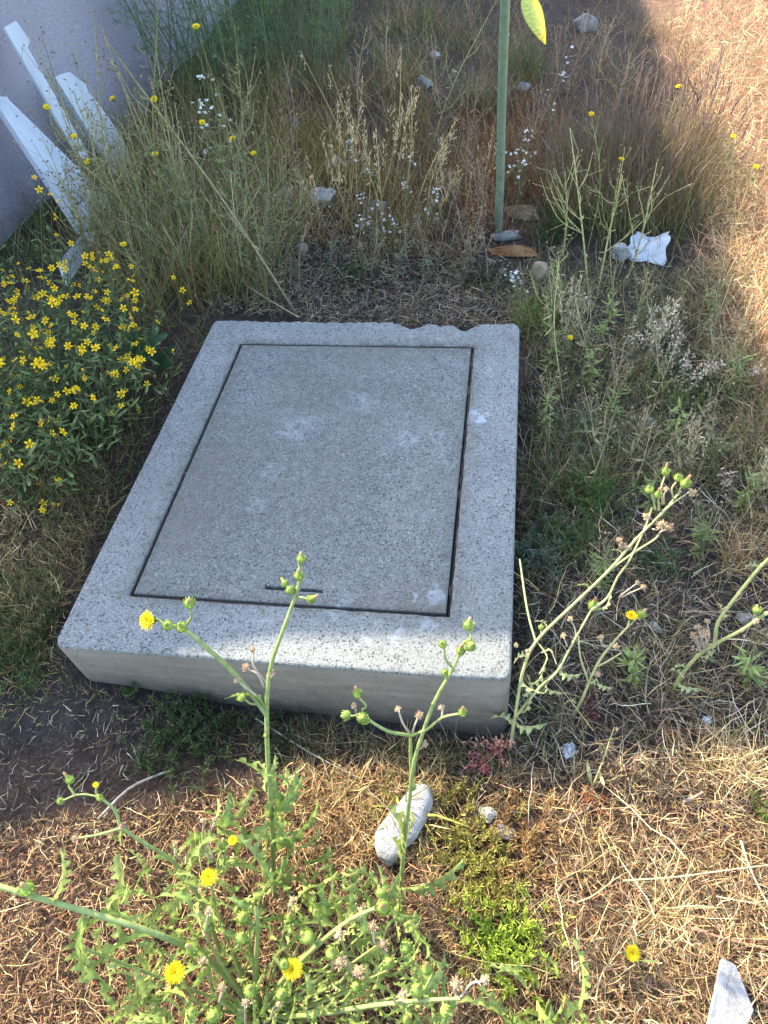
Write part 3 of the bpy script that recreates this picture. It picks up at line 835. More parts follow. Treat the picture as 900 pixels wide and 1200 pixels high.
# bits of straw on the dark earth
b = Blades()
bare = [(-120, 790), (70, 770), (250, 840), (600, 870), (590, 905), (300, 940), (140, 985), (-120, 1010)]
b.add(ground_points(bare, 2600), (.006, .035), (.0007, .0018), (1.3, 1.65), (-.9, .9), [(GREY, 3), (PALE, .8), (STRAW_DK, 4), (DKBROWN, 4)], z0=(0, .006), segs=4, wobble=.25)
b.add(ground_points(bare, 120), (.03, .08), (.0012, .0024), (1.4, 1.6), (-.9, .9), [(GREY, 4), (STRAW_DK, 3)], z0=(0, .006), segs=6, wobble=.2)
b.add(ground_points([(330, 860), (620, 870), (620, 920), (330, 920)], 1500, .5, .04), (.02, .1), (.0008, .0018), (.3, 1.5), (-.6, .6), [(GREY, 2), (STRAW_DK, 3), (OLIVE, 2), (DKBROWN, 4)], wobble=.16)
b.add(ground_points([(250, 290), (620, 285), (622, 385), (245, 378)], 6500), (.01, .07), (.001, .0026), (1.1, 1.68), (-.8, .8), [(GREY, 4), (DKBROWN, 4), (STRAW_DK, 3), (PURPLE, 2), (PALE, .8)], z0=(0, .03), wobble=.2)
b.add(ground_points([(250, 250), (620, 250), (622, 385), (245, 378)], 1500), (.05, .16), (.0012, .0024), (.1, .9), (.1, .8), [(DKBROWN, 4), (PURPLE, 2), (OLIVE, 2)], tip=[(GREY, 2), (STRAW_DK, 2)])
edge = [(60, 778), (90, 795), (240, 830), (420, 855), (600, 868), (600, 884), (400, 876), (230, 852), (70, 815)]
b.add(ground_points(edge, 900, .7, .02), (.015, .06), (.0009, .002), (.2, 1.4), (-.6, .6), [(GREEN, 3), (OLIVE, 3), (STRAW_DK, 2), (DKBROWN, 3)], wobble=.18)
b.add(ground_points([(604, 380), (626, 380), (624, 870), (602, 880)], 1200, .7, .02), (.02, .08), (.0009, .0022), (.2, 1.3), (-.6, .6), [(GREEN, 3), (OLIVE, 3), (STRAW_DK, 3), (DKBROWN, 3), (GREY, 1)], wobble=.18)
b.build('straw_litter', M['dry'], 'loose grey straw bits strewn on the bare dark earth', 'litter')

# thatch left of the cover
b = Blades()
thatch = [(-120, 545), (140, 560), (110, 660), (55, 760), (60, 800), (-120, 830)]
b.add(ground_points(thatch, 8000, .5, .04), (.015, .06), (.001, .0024), (.2, 1.5), (-.6, .6), [(STRAW_DK, 5), (OLIVE, 3), (DKBROWN, 1), (STRAW, 3.5), (STRAW_HI, .6), (RUST, 1), (GREEN, .7)], wobble=.25)
b.add(ground_points([(-60, 690), (70, 680), (70, 830), (-60, 830)], 1800, .7, .03), (.02, .06), (.0015, .003), (.2, 1.4), (-.5, .5), [(GREEN, 5), (OLIVE, 2), (DKBROWN, 1)])
b.add(ground_points([(60, 560), (180, 480), (240, 380), (270, 370), (60, 780)], 2200), (.02, .10), (.001, .0024), (.4, 1.6), (-.5, .5), [(DKBROWN, 4), (STRAW_DK, 2), (OLIVE, 2), (GREEN, 2)])
b.add(ground_points([(-80, 250), (70, 235), (75, 340), (-80, 350)], 1500, .6, .05), (.06, .24), (.0014, .003), (.05, .8), (.1, .8), [(GREEN, 4), (OLIVE, 2), (DKBROWN, 1)], tip=[(GREEN, 3), (BLUEGREEN, 2), (OLIVE, 2)])
b.build('brown_thatch', M['dry'], 'short brown and olive thatch beside the long edge of the cover', 'thatch')

# ------------------------------------------------------------------ fountain grass tufts (things)
def tuft(name, cpx, rx, ry, n, H, label, mix, tip, w=(.001, .0022), group=None, lean_=(0.0, .55), cat='grass tuft', bend=(.1, .7)):
    c = on(*cpx)
    xy = np.column_stack([c[0] + rng.normal(0, rx, n), c[1] + rng.normal(0, ry, n)])
    ok = ~((xy[:, 0] > -.01) & (xy[:, 0] < SW + .01) & (xy[:, 1] > -.01) & (xy[:, 1] < SD + .01))
    xy = xy[ok]
    bl = Blades().add(xy, H, w, lean_, bend, mix, tip=tip, segs=4)
    bl.V = [v - c for v in bl.V]
    r = empty(name, c, label, cat, group)
    obj('blades', bl.mesh('blades', M['dry']), r)['kind'] = 'stuff'
    return r


FG1 = tuft('fountain_grass', (735, 238), .14, .12, 5200, (.22, .44), 'large dense tuft of purple brown fountain grass behind the white scrap',
     [(OLIVE, 4), (GREEN, 3), (STRAW_DK, 2)], [((.19, .125, .11), 5), (PURPLE, 2), (STRAW_DK, 1.5)], lean_=(0, .6))
FG2 = tuft('fountain_grass', (800, 190), .08, .12, 1500, (.16, .32), 'purple brown fountain grass tuft at the edge of the sunlit straw',
     [(OLIVE, 3), (STRAW_DK, 2)], [(PURPLE, 4), (STRAW_DK, 2), (RUST, 1)], lean_=(0, .7))
def spikes(root, rx, ry, n, H, seed):
    rs = np.random.default_rng(seed); m_ = MB(); c = np.array(root.location)
    for _ in range(n):
        o = np.array([rs.normal(0, rx), rs.normal(0, ry), 0.0]); o[2] = float(gz(c[0] + o[0], c[1] + o[1])) - c[2]
        d = unit((o[0] * .9 + rs.normal(0, .13), o[1] * .9 + rs.normal(0, .13), 1)); L = rs.uniform(*H); e = o + d * L
        m_.tube([o, o + d * L * .5, e], [.0012, .0009], (.22, .20, .08), 3, (.26, .18, .11), 0)
        k = rs.uniform(.05, .09); cc = np.array((.23, .15, .125)) * rs.uniform(.5, 1.3)
        m_.lathe(e, unit(d + rs.normal(0, .15, 3)), [(-.004, .0005), (k * .15, .0023), (k * .55, .0020), (k * .9, .001), (k, .0002)], cc, 5)
    obj('seed_spikes', m_.mesh('seed_spikes', M['dry']), root)['kind'] = 'stuff'


for o_, n_ in ((FG1, 150), (FG2, 70)): spikes(o_, .13 if o_ is FG1 else .06, .11, n_, (.2, .42) if o_ is FG1 else (.16, .3), n_)
tuft('grass_tuft', (615, 95), .05, .05, 520, (.18, .34), 'upright olive grass tuft behind the tall green stalk', [(OLIVE, 3), (GREEN, 2)], [(OLIVE, 3), (GREY, 1)])
tuft('grass_tuft', (560, 130), .06, .05, 420, (.14, .26), 'low grey green grass tuft in front of the pale rocks', [(OLIVE, 3), (GREEN, 1)], [(OLIVE, 2), (GREY, 2)])
tuft('straw_tuft', (860, 905), .04, .03, 260, (.06, .15), 'pale straw tuft standing where the sun meets the shade', [(STRAW, 4), (STRAW_HI, 2)], [(STRAW_HI, 3), (PALE, 1)], lean_=(.1, 1.0))
tuft('straw_tuft', (865, 660), .03, .03, 200, (.06, .14), 'brown dry tuft beside the arching thistle stem', [(STRAW_DK, 4), (RUST, 1)], [(STRAW, 3), (STRAW_DK, 2)], lean_=(.1, 1.0))
tuft('straw_tuft', (775, 1075), .02, .02, 120, (.06, .14), 'small radiating straw tuft near the lone low yellow flower', [(STRAW, 3), (STRAW_HI, 3)], [(STRAW_HI, 3)], lean_=(.5, 1.4))
tuft('reed_blades', (470, 955), .02, .02, 60, (.08, .16), 'few broad yellowing grass blades beside the long stone', [(YELGREEN, 3), (STRAW, 2)], [(YELGREEN, 2), (STRAW_HI, 2)], w=(.004, .007), lean_=(.3, 1.2))

# ------------------------------------------------------------------ reusable leaf and flower meshes
def lobed_leaf(name, L, W, lobes, fold, curl, col, depth=.55, seed=0, mat=None):
    r = np.random.default_rng(seed); n = lobes * 4 + 1
    t = np.linspace(0, 1, n); env = np.sin(math.pi * np.clip(t, 0.02, 1) ** .8) ** .7 * (1 - .25 * t) + .06
    us = np.array([-1, -.55, 0, .55, 1])
    V = []; C = []
    for i in range(n):
        ph = (i % 4)
        for u in us:
            lob = 1 if abs(u) < .6 else {0: 1 - depth, 1: 1.0, 2: .78, 3: 1 - depth * .8}[ph] * r.uniform(.85, 1.1)
            a = abs(u)
            hw = W * env[i] * lob * u * (1 if a > .6 else .8 if depth < .7 else .5)
            fwd = .05 * L * a * (1 if ph in (1, 2) else 0)
            zz = fold * abs(hw) - curl * L * t[i] ** 2 + r.normal(0, .012) * L * (a > .6)
            V.append((t[i] * L + fwd, hw, zz + .25 * curl * L * math.sin(t[i] * 3)))
            k = 1.25 if a < .1 else r.uniform(.8, 1.1)
            C.append(np.array(col) * k)
    q = [(i * 5 + j, (i + 1) * 5 + j, (i + 1) * 5 + j + 1, i * 5 + j + 1) for i in range(n - 1) for j in range(4)]
    m_ = MB(); m_.add(V, C, quads=q)
    return m_.mesh(name, mat or M['green'])


def plain_leaf(name, L, W, fold, curl, col, mat=None, n=7):
    t = np.linspace(0, 1, n); V = []; C = []
    for i in range(n):
        w = W * (math.sin(math.pi * min(1, t[i] * .92 + .08)) ** .8 + .04)
        for u in (-1, 0, 1):
            V.append((t[i] * L, u * w, fold * abs(u) * w - curl * L * t[i] ** 2)); C.append(np.array(col) * (1.2 if u == 0 else 1))
    q = [(i * 3 + j, (i + 1) * 3 + j, (i + 1) * 3 + j + 1, i * 3 + j + 1) for i in range(n - 1) for j in range(2)]
    m_ = MB(); m_.add(V, C, quads=q)
    return m_.mesh(name, mat or M['green'])


YEL = (.80, .60, .015); YEL2 = (.72, .42, .01)


def composite_flower(name, R=.015, seed=1):
    """sow-thistle head facing +Z: layers of narrow rays over a green cup"""
    r = np.random.default_rng(seed); m_ = MB()
    for n, rr, el in ((34, 1.0, .10), (28, .82, .35), (20, .6, .6), (14, .35, .95)):
        for k in range(n):
            a = (k + r.uniform(-.3, .3)) / n * 6.2832; e = el + r.uniform(-.12, .12)
            d = (math.cos(a) * math.cos(e), math.sin(a) * math.cos(e), math.sin(e))
            m_.petal((0, 0, .001), d, (0, 0, 1), R * rr * r.uniform(.88, 1.08), R * .17, np.array(YEL2) if rr < .5 else np.array(YEL) * r.uniform(.9, 1.05), YEL, cup=.12)
    m_.lathe((0, 0, 0), (0, 0, 1), [(-R * .75, .001), (-R * .7, R * .3), (-R * .45, R * .42), (-R * .1, R * .36), (.0, R * .2)], (.12, .17, .04), 8)
    return m_.mesh(name, M['petal'])


def bud_mesh(name, R=.0068, tip=(.55, .38, .2), long=1.0, base=(.26, .34, .07)):
    m_ = MB(); b0 = np.array(base)
    prof = [(-R * 1.0, R * .15), (-R * .85, R * .62), (-R * .4, R * .98), (R * .05, R * 1.0), (R * .5, R * .75), (R * .9 * long, R * .42), (R * 1.35 * long, R * .36), (R * 1.75 * long, R * .22), (R * 1.8 * long, .0004)]
    cols = [b0 * .9, b0, b0, b0 * 1.05, b0 * 1.1, b0 * 1.05, np.array(tip) * .8, tip, tip]
    m_.lathe((0, 0, 0), (0, 0, 1), prof, b0, 10, cols)
    for k in range(12):
        a = k / 12 * 6.2832 + .2
        m_.petal((math.cos(a) * R * .75, math.sin(a) * R * .75, -R * .7), (math.cos(a) * .25, math.sin(a) * .25, 1), (math.cos(a), math.sin(a), 0), R * 1.5, R * .38, b0 * .8, b0 * 1.15, cup=.12)
    return m_.mesh(name, M['green'])


def dry_head(name, R=.006, seed=2, col=(.44, .30, .17)):
    r = np.random.default_rng(seed); m_ = MB()
    m_.lathe((0, 0, 0), (0, 0, 1), [(-R, R * .2), (-R * .6, R * .7), (0, R * .85), (R * .6, R * .5), (R * .8, 0.0003)], np.array(col) * .8, 8)
    for k in range(70):
        d = unit(r.normal(size=3)); 
        if d[2] < -.5: continue
        m_.petal(d * R * .5, d, r.normal(size=3), R * r.uniform(.7, 1.1), R * .16, np.array(col) * r.uniform(.7, 1.4), np.array(col) * r.uniform(1, 1.6))
    return m_.mesh(name, M['dry'])


FLOWER = [composite_flower('flower_head', .0155, 1), composite_flower('flower_head_small', .0105, 5)]
BUD = [bud_mesh('bud', .0068), bud_mesh('bud_tall', .0062, (.6, .35, .18), 1.5), bud_mesh('bud_round', .0072, (.3, .34, .08), .75)]
BUD_DRY = bud_mesh('bud_dry', .0068, (.35, .28, .16), 1.0, (.22, .22, .09))
BUD_OR = bud_mesh('bud_orange', .0062, (.75, .42, .03), 1.1)
DRYHEAD = [dry_head('seed_head', .006, 2), dry_head('seed_head_small', .0048, 3, (.50, .37, .22))]
LOBED = [lobed_leaf('lobed_leaf', .095, .023, 5, .5, .35, (.27, .335, .085), .6, 1), lobed_leaf('lobed_leaf_b', .075, .021, 4, .35, .6, (.21, .29, .075), .55, 2),
         lobed_leaf('lobed_leaf_c', .12, .026, 6, .6, .25, (.29, .345, .10), .65, 3), lobed_leaf('lobed_leaf_d', .06, .018, 4, .7, .15, (.32, .37, .11), .5, 4)]
FERNLEAF = lobed_leaf('fern_leaf', .055, .016, 4, .6, .7, (.36, .38, .17), .7, 7)


def aim(d, spin=0.0, axis='Z'):
    q = Vector(tuple(d)).normalized().to_track_quat(axis, 'Y')
    from mathutils import Quaternion
    ax = {'Z': (0, 0, 1), 'X': (1, 0, 0)}[axis]
    return (q @ Quaternion(ax, spin)).to_euler()


STEMC = (.20, .25, .075); STEMC2 = (.27, .30, .10)
VIEW = lambda p: unit(CAM - np.asarray(p))


def P3(t): return at(*t)


class Plant:
    def __init__(s, name, base, label, cat, group=None):
        s.base = np.asarray(base, float); s.root = empty(name, base, label, cat, group); s.mb = MB()

    def stem(s, pts, r, col=STEMC, col2=STEMC2, sides=7):
        s.mb.tube(pts, r, col, sides, col2)

    def put(s, name, mesh, p, d, scale=1.0, spin=None, axis='Z'):
        return obj(name, mesh, s.root, np.asarray(p) - s.base, aim(d, random.uniform(0, 6.28) if spin is None else spin, axis), scale)

    def done(s, name='stem', mat=None):
        if s.mb.n: s.mb.build(name, mat or M['stem'], s.root, s.base)
        return s.root


def jit(d, a=.25): return unit(np.asarray(d) + rng.normal(0, a, 3))


def thistle(label, base, stems, heads, leaves, group=None, rs=.92, col=STEMC, col2=STEMC2, leafset=None):
    """stems: (list of (px,py,z), base radius, tip radius); heads: (kind, (px,py,z), stalk from (px,py,z) or None, scale)"""
    p = Plant('sow_thistle', base, label, 'sow thistle', group)
    for pts, r0, r1 in stems:
        q = [np.asarray(base) if t is None else P3(t) for t in pts]
        p.stem(q, [r0 * rs, (r0 + r1) * .5 * rs, r1 * rs], col, col2)
        for k in range(1, len(q) - 1):      # swollen nodes
            p.mb.lathe(q[k], q[k + 1] - q[k - 1], [(-.006, r1 * .6), (0, (r0 + r1) * .62 * rs), (.006, r1 * .6)], np.array(col) * 1.1, 7)
    for kind, t, frm, sc in heads:
        q = P3(t)
        d = np.array([0, 0, 1.0])
        if frm is not None:
            f = P3(frm); mid = (f + q) / 2 + rng.normal(0, .004, 3)
            dd = unit(q - f)
            p.stem([f, mid, q - dd * .005 * sc], [.0022 * rs, .0016 * rs], np.array(col) if 'd' != kind else (.35, .27, .18), col2 if kind != 'd' else (.40, .31, .24), 5)
            d = dd
        if kind == 'F': p.put('flower', FLOWER[0], q, jit(unit(d * .5 + VIEW(q) * .9), .12), sc)
        elif kind == 'f': p.put('flower', FLOWER[1], q, jit(unit(d * .5 + VIEW(q) * .7), .2), sc)
        elif kind == 'b': p.put('bud', random.choice(BUD[:2]), q, jit(unit(d + np.array([0, 0, .8])), .12), sc)
        elif kind == 'r': p.put('bud', BUD[2], q, jit(d, .2), sc)
        elif kind == 'o': p.put('bud', BUD_OR, q, jit(d, .2), sc)
        elif kind == 'd': p.put('seed_head', random.choice(DRYHEAD), q, jit(d, .2), sc)
    leaves = sorted(leaves, key=lambda l_: -l_[3] - (l_[0][2] > .3)); rest = MB()
    for li, lf in enumerate(leaves):
        t, az, el, sc = lf[:4]; q = P3(t)
        me = lf[4] if len(lf) > 4 else random.choice(leafset or LOBED)
        d = (math.cos(az) * math.cos(el), math.sin(az) * math.cos(el), math.sin(el))
        if li < 280: p.put('leaf', me, q, d, sc, random.uniform(-.5, .5), 'X'); continue
        n_v = len(me.vertices); co_ = np.zeros(n_v * 3); me.vertices.foreach_get('co', co_)      # the many smallest leaves, joined
        cc_ = np.zeros(n_v * 4); me.color_attributes['Col'].data.foreach_get('color', cc_)
        ix_ = np.zeros(len(me.loops), int); me.loops.foreach_get('vertex_index', ix_)
        R_ = np.array(aim(d, random.uniform(-.5, .5), 'X').to_matrix())
        rest.add(co_.reshape(-1, 3) @ R_.T * sc + q, cc_.reshape(-1, 4)[:, :3], quads=ix_.reshape(-1, 4))
    if rest.n: rest.build('small_leaves', M['green'], p.root, p.base)['kind'] = 'stuff'
    return p.done()


PI = math.pi
# tall sow thistle in front of the cover, single open flower
thistle('tall sow thistle with one open yellow flower in front of the lifting slot', on(322, 1050),
        [([None, (318, 950, .20), (313, 870, .36), (315, 792, .47), (333, 735, .55), (349, 690, .60), (352, 664, .63)], .0050, .0022),
         ([(313, 838, .41), (278, 793, .47), (243, 760, .53), (216, 738, .56), (190, 731, .575)], .0046, .0030)],
        [('F', (174, 727, .585), (192, 731, .575), 1.0), ('r', (197, 733, .58), None, 1.0), ('r', (213, 735, .575), None, 1.05), ('b', (222, 707, .60), (215, 736, .56), 1.15),
         ('b', (353, 655, .64), (352, 668, .625), .95), ('b', (350, 675, .62), (347, 690, .60), 1.0), ('r', (340, 691, .60), (345, 700, .59), .95), ('o', (334, 684, .605), (341, 693, .60), .85),
         ('b', (364, 702, .595), (349, 700, .59), 1.05), ('r', (283, 817, .45), (300, 825, .435), .95),
         ('d', (318, 789, .475), (313, 800, .455), 1.0), ('d', (296, 761, .50), (312, 800, .455), .8), ('d', (288, 782, .48), (310, 805, .45), .9), ('d', (278, 797, .475), (300, 815, .45), .8),
         ('r', (312, 862, .375), None, .6)],
        [((310, 830, .43), 2.6, .5, .7), ((318, 950, .2), .6, .4, .9), ((316, 905, .3), 1.0, .8, .5), ((318, 935, .23), 2.2, .2, .9), ((320, 985, .13), .1, .3, 1.0), ((320, 985, .13), 3.4, .3, 1.0),
         ((320, 1000, .10), 1.4, .5, 1.0), ((318, 960, .18), 1.0, .9, .9), ((318, 965, .17), 4.4, .2, .9), ((330, 920, .22), .9, 1.0, .6)])
thistle('forked sow thistle with round green buds growing past the long stone', on(468, 1060),
        [([None, (474, 985, .14), (480, 935, .24), (486, 890, .34), (508, 825, .44), (530, 785, .50), (545, 750, .54)], .0046, .0022),
         ([(482, 915, .27), (481, 880, .34), (481, 862, .375)], .0034, .0026),
         ([(481, 862, .375), (455, 857, .40), (434, 845, .42), (424, 838, .43)], .0030, .0022),
         ([(481, 862, .375), (500, 855, .40), (518, 841, .43), (540, 836, .45)], .0026, .0018)],
        [('b', (549, 733, .56), (545, 752, .54), 1.15), ('r', (519, 755, .545), (532, 783, .50), .8), ('r', (551, 757, .55), (543, 765, .53), 1.05), ('b', (540, 763, .535), (541, 768, .525), 1.0), ('r', (521, 788, .51), (524, 797, .485), .7),
         ('b', (419, 813, .455), (424, 832, .435), 1.05), ('r', (406, 838, .43), (420, 838, .43), 1.0), ('r', (424, 841, .435), None, 1.1), ('r', (428, 844, .425), None, .9), ('d', (415, 827, .44), (423, 838, .43), .8),
         ('d', (466, 831, .42), (481, 860, .375), .9), ('d', (491, 838, .41), (484, 858, .38), .9), ('d', (517, 829, .44), (518, 841, .43), .9), ('b', (542, 835, .455), None, .95), ('d', (498, 872, .37), (488, 878, .36), .9),
         ('r', (483, 922, .26), None, .9)],
        [((466, 1000, .12), 1.3, 1.2, .9), ((468, 1005, .12), 1.9, 1.2, .8), ((478, 970, .16), 1.0, 1.1, .6), ((470, 1040, .05), .2, .3, 1.0), ((470, 1040, .05), 5.0, .2, 1.0)])
# left-reaching stalk
thistle('thin sow thistle stalk with pinkish branches bending over the bare earth', on(262, 1130),
        [([None, (240, 1065, .14), (205, 1012, .22), (172, 990, .27), (143, 970, .31), (135, 950, .33), (117, 934, .355)], .0042, .0022),
         ([(117, 934, .355), (100, 931, .36), (88, 932, .36), (74, 938, .355)], .0018, .0014), ([(143, 970, .31), (120, 977, .31), (93, 982, .30)], .0028, .0020)],
        [('b', (82, 914, .375), (88, 932, .36), 1.0), ('f', (112, 920, .37), (116, 934, .355), .5), ('r', (71, 939, .355), None, .7), ('r', (117, 935, .357), None, .7), ('d', (88, 982, .30), None, .9), ('d', (113, 974, .31), None, .7), ('d', (143, 968, .315), None, .8)],
        [((141, 1035, .18), 4.9, -.3, .8), ((145, 1020, .2), 5.0, -.4, .9), ((205, 1012, .22), 3.0, .2, .6), ((143, 972, .31), 4.6, -.7, .4)])
# the leafy clump at the bottom edge
clump_stems = [([None, (300, 1140, .16), (302, 1090, .26), (300, 1060, .31)], .0055, .0030), ([None, (250, 1130, .16), (190, 1097, .27), (100, 1068, .33), (20, 1045, .37), (-70, 1015, .40)], .0056, .0040),
               ([None, (330, 1150, .18), (375, 1105, .28), (410, 1078, .33), (440, 1064, .36)], .0046, .0026), ([None, (360, 1190, .18), (440, 1178, .26), (500, 1172, .30), (540, 1170, .32)], .0044, .0024),
               ([None, (330, 1160, .18), (345, 1140, .25), (343, 1137, .29)], .003, .002), ([None, (240, 1180, .16), (215, 1150, .25), (205, 1140, .29)], .003, .002), ([None, (262, 1090, .18), (248, 1040, .26), (245, 1030, .29)], .003, .002),
               ([None, (400, 1150, .2), (405, 1120, .26), (397, 1092, .31)], .0034, .002), ([None, (120, 1120, .22), (85, 1105, .26)], .003, .002)]
heads = [('F', (245, 1028, .30), None, .88), ('F', (205, 1140, .30), None, 1.0), ('F', (343, 1136, .30), None, .95), ('f', (273, 985, .27), (262, 1020, .22), .8), ('r', (333, 1130, .31), None, .9), ('f', (224, 1110, .28), (220, 1130, .24), .7),
         ('b', (450, 1064, .37), None, 1.5), ('r', (446, 1046, .36), (445, 1062, .35), 1.0), ('d', (398, 1094, .32), None, 1.3), ('r', (360, 1098, .30), (372, 1108, .28), 1.3), ('d', (398, 1128, .29), (405, 1120, .26), 1.3), ('d', (421, 1138, .28), (410, 1130, .26), 1.2),
         ('r', (476, 1110, .30), (455, 1130, .26), 1.2), ('r', (455, 1128, .29), (440, 1140, .26), 1.1), ('r', (488, 1160, .31), (470, 1172, .28), 1.2), ('d', (472, 1166, .31), (465, 1174, .28), 1.1), ('d', (535, 1153, .33), (535, 1168, .31), 1.2), ('d', (568, 1148, .33), (540, 1168, .32), 1.1),
         ('r', (523, 1185, .31), (510, 1174, .3), 1.1), ('b', (32, 1042, .38), (40, 1050, .365), 1.4), ('r', (250, 1190, .3), (248, 1180, .26), 1.3), ('b', (225, 1112, .28), (230, 1130, .24), 1.3), ('r', (285, 1078, .28), (298, 1085, .27), 1.1), ('b', (232, 982, .24), (240, 1030, .2), 1.2),
         ('d', (238, 962, .25), (245, 1010, .2), .9), ('d', (252, 960, .25), (250, 1005, .2), .9), ('d', (205, 990, .22), (215, 1010, .2), .8), ('d', (213, 995, .22), (218, 1012, .2), .8), ('r', (285, 1075, .29), None, 1.2), ('b', (262, 990, .25), (255, 1020, .22), 1.1), ('r', (330, 1165, .3), (330, 1175, .27), 1.1)]
for q in poly_points([(240, 1060), (420, 1050), (510, 1110), (510, 1200), (220, 1200)], 22):
    f_ = (q[0] + random.uniform(-14, 14), q[1] + random.uniform(14, 34)); z_ = random.uniform(.26, .34)
    heads.append((random.choice('ddrrb'), (q[0], q[1], z_), (f_[0], f_[1], z_ - .06), random.uniform(.8, 1.2)))
    clump_stems.append(([None, ((f_[0] + 305) / 2, (f_[1] + 1190) / 2 + 6, (z_ - .06) * .55), (f_[0], f_[1], z_ - .06)], .0028, .0018))
lv = []
for q in poly_points([(120, 1080), (180, 1010), (250, 955), (320, 905), (345, 930), (355, 1000), (440, 1035), (500, 1100), (520, 1260), (130, 1260)], 520):
    z = random.uniform(.0, .26); lv.append(((q[0], q[1], .015 + z), random.uniform(0, 6.28), random.uniform(-.1, 1.2), random.uniform(.28, .7)))
lv += [((100, 1068, .33), 4.9, -.6, 1.2), ((105, 1075, .32), 4.2, -.9, .9), ((190, 1097, .27), 3.5, .2, 1.1), ((150, 1083, .3), 2.8, -.2, .9), ((60, 1058, .35), 1.2, .6, .6), ((140, 1000, .1), 5.1, -.2, 1.0), ((125, 985, .02), .4, .1, .8, LOBED[1]),
       ((120, 990, .02), 2.8, .1, .8, LOBED[1])]
thistle('leafy green sow thistle clump with several yellow flowers along the bottom edge', on(305, 1190), clump_stems, heads, lv)

# grey green thistle rosette by the bottom edge
lv = []
for q in poly_points([(590, 1160), (660, 1140), (700, 1180), (690, 1230), (590, 1230)], 26):
    lv.append(((q[0], q[1], random.uniform(.02, .09)), random.uniform(0, 6.28), random.uniform(0, .9), random.uniform(.5, .9)))
thistle('grey green leafy thistle rosette below the bright feathery tuft', on(640, 1195), [([None, (642, 1180, .05), (645, 1170, .09)], .004, .002)], [], lv)

# right-hand sprawling thistles
STC = (.34, .34, .14); STC2 = (.48, .45, .20)
thistle('sprawling half dry sow thistle leaning out from the corner of the cover', on(597, 878),
        [([None, (604, 838, .10), (612, 790, .20), (628, 752, .27), (668, 712, .35), (712, 670, .43), (745, 632, .49), (775, 602, .54), (798, 575, .57)], .0046, .0022),
         ([(604, 840, .10), (633, 805, .16), (653, 787, .2), (672, 752, .26), (693, 715, .32)], .0040, .0022),
         ([(693, 715, .36), (712, 700, .37), (724, 676, .41), (738, 656, .45), (757, 616, .50), (764, 595, .53)], .0030, .0018),
         ([(712, 670, .43), (742, 648, .46), (767, 632, .49), (775, 622, .50)], .0024, .0018), ([(775, 602, .54), (788, 590, .56), (806, 578, .57)], .0022, .0015),
         ([(628, 752, .27), (618, 715, .30), (609, 655, .34)], .0030, .0022), ([(628, 750, .27), (641, 770, .26), (632, 790, .24)], .0018, .0014), ([(635, 765, .26), (645, 762, .27), (652, 778, .25)], .0018, .0014)],
        [('b', (780, 553, .60), (777, 590, .55), 1.0), ('r', (795, 560, .60), (790, 588, .56), .9), ('b', (803, 567, .60), (795, 580, .57), 1.2), ('r', (761, 574, .58), (768, 597, .54), .9), ('b', (771, 580, .58), (772, 597, .545), .9),
         ('d', (780, 573, .58), (778, 590, .55), .9), ('d', (811, 577, .58), (804, 579, .57), 1.1), ('d', (757, 605, .54), (760, 610, .52), 1.0), ('d', (775, 615, .53), (765, 620, .5), 1.2), ('d', (784, 618, .52), (770, 628, .49), 1.1),
         ('d', (730, 640, .48), (738, 643, .47), .9), ('d', (726, 633, .49), (735, 640, .475), .8), ('b', (695, 710, .34), (693, 715, .32), 1.4), ('d', (747, 683, .40), (725, 700, .37), .8), ('d', (754, 688, .40), (728, 700, .37), .8), ('d', (605, 756, .27), None, .8),
         ('d', (618, 763, .26), (625, 757, .265), .8), ('r', (634, 735, .29), (630, 748, .27), .7), ('d', (660, 745, .27), (664, 757, .25), 1.0), ('d', (668, 725, .3), (675, 745, .27), .9)],
        [((610, 835, .12), .8, .6, .8, FERNLEAF), ((618, 800, .18), .3, .3, .8, FERNLEAF), ((612, 790, .2), 5.2, -.4, .9, FERNLEAF), ((600, 850, .07), 2.6, .4, .8, FERNLEAF), ((655, 785, .2), 5.8, -.1, .7, FERNLEAF), ((605, 845, .1), 5.6, .3, .9, FERNLEAF), ((700, 712, .34), .4, .0, .6, FERNLEAF), ((690, 690, .38), 2.5, .3, .35, FERNLEAF), ((728, 650, .45), 2.3, .4, .3, FERNLEAF), ((640, 735, .3), 2.4, .5, .4, FERNLEAF), ((620, 770, .24), 3.3, .2, .6, FERNLEAF), ((612, 815, .15), .9, .1, .8, FERNLEAF), ((640, 800, .17), 5.2, .0, .6, FERNLEAF)],
        col=STC, col2=STC2, rs=.75)
thistle('slender sow thistle with one small yellow flower amid shaded straw', on(672, 838),
        [([None, (684, 815, .06), (698, 782, .12), (715, 757, .17), (737, 733, .22)], .0036, .0020), ([(698, 782, .12), (712, 775, .14), (728, 765, .16)], .0024, .0015), ([(690, 800, .09), (680, 770, .14), (678, 745, .18)], .0026, .0016)],
        [('f', (740, 722, .24), (736, 735, .22), 1.25), ('b', (752, 720, .24), (738, 733, .22), 1.2), ('d', (722, 757, .19), (715, 757, .17), 1.1), ('d', (704, 747, .20), (712, 757, .17), 1.0), ('d', (700, 790, .13), None, 1.0)],
        [((690, 800, .1), .5, .2, .5, FERNLEAF), ((675, 825, .05), 3.0, .5, .5, FERNLEAF), ((700, 800, .1), 5.6, .1, .5, FERNLEAF)], col=STC, col2=STC2)
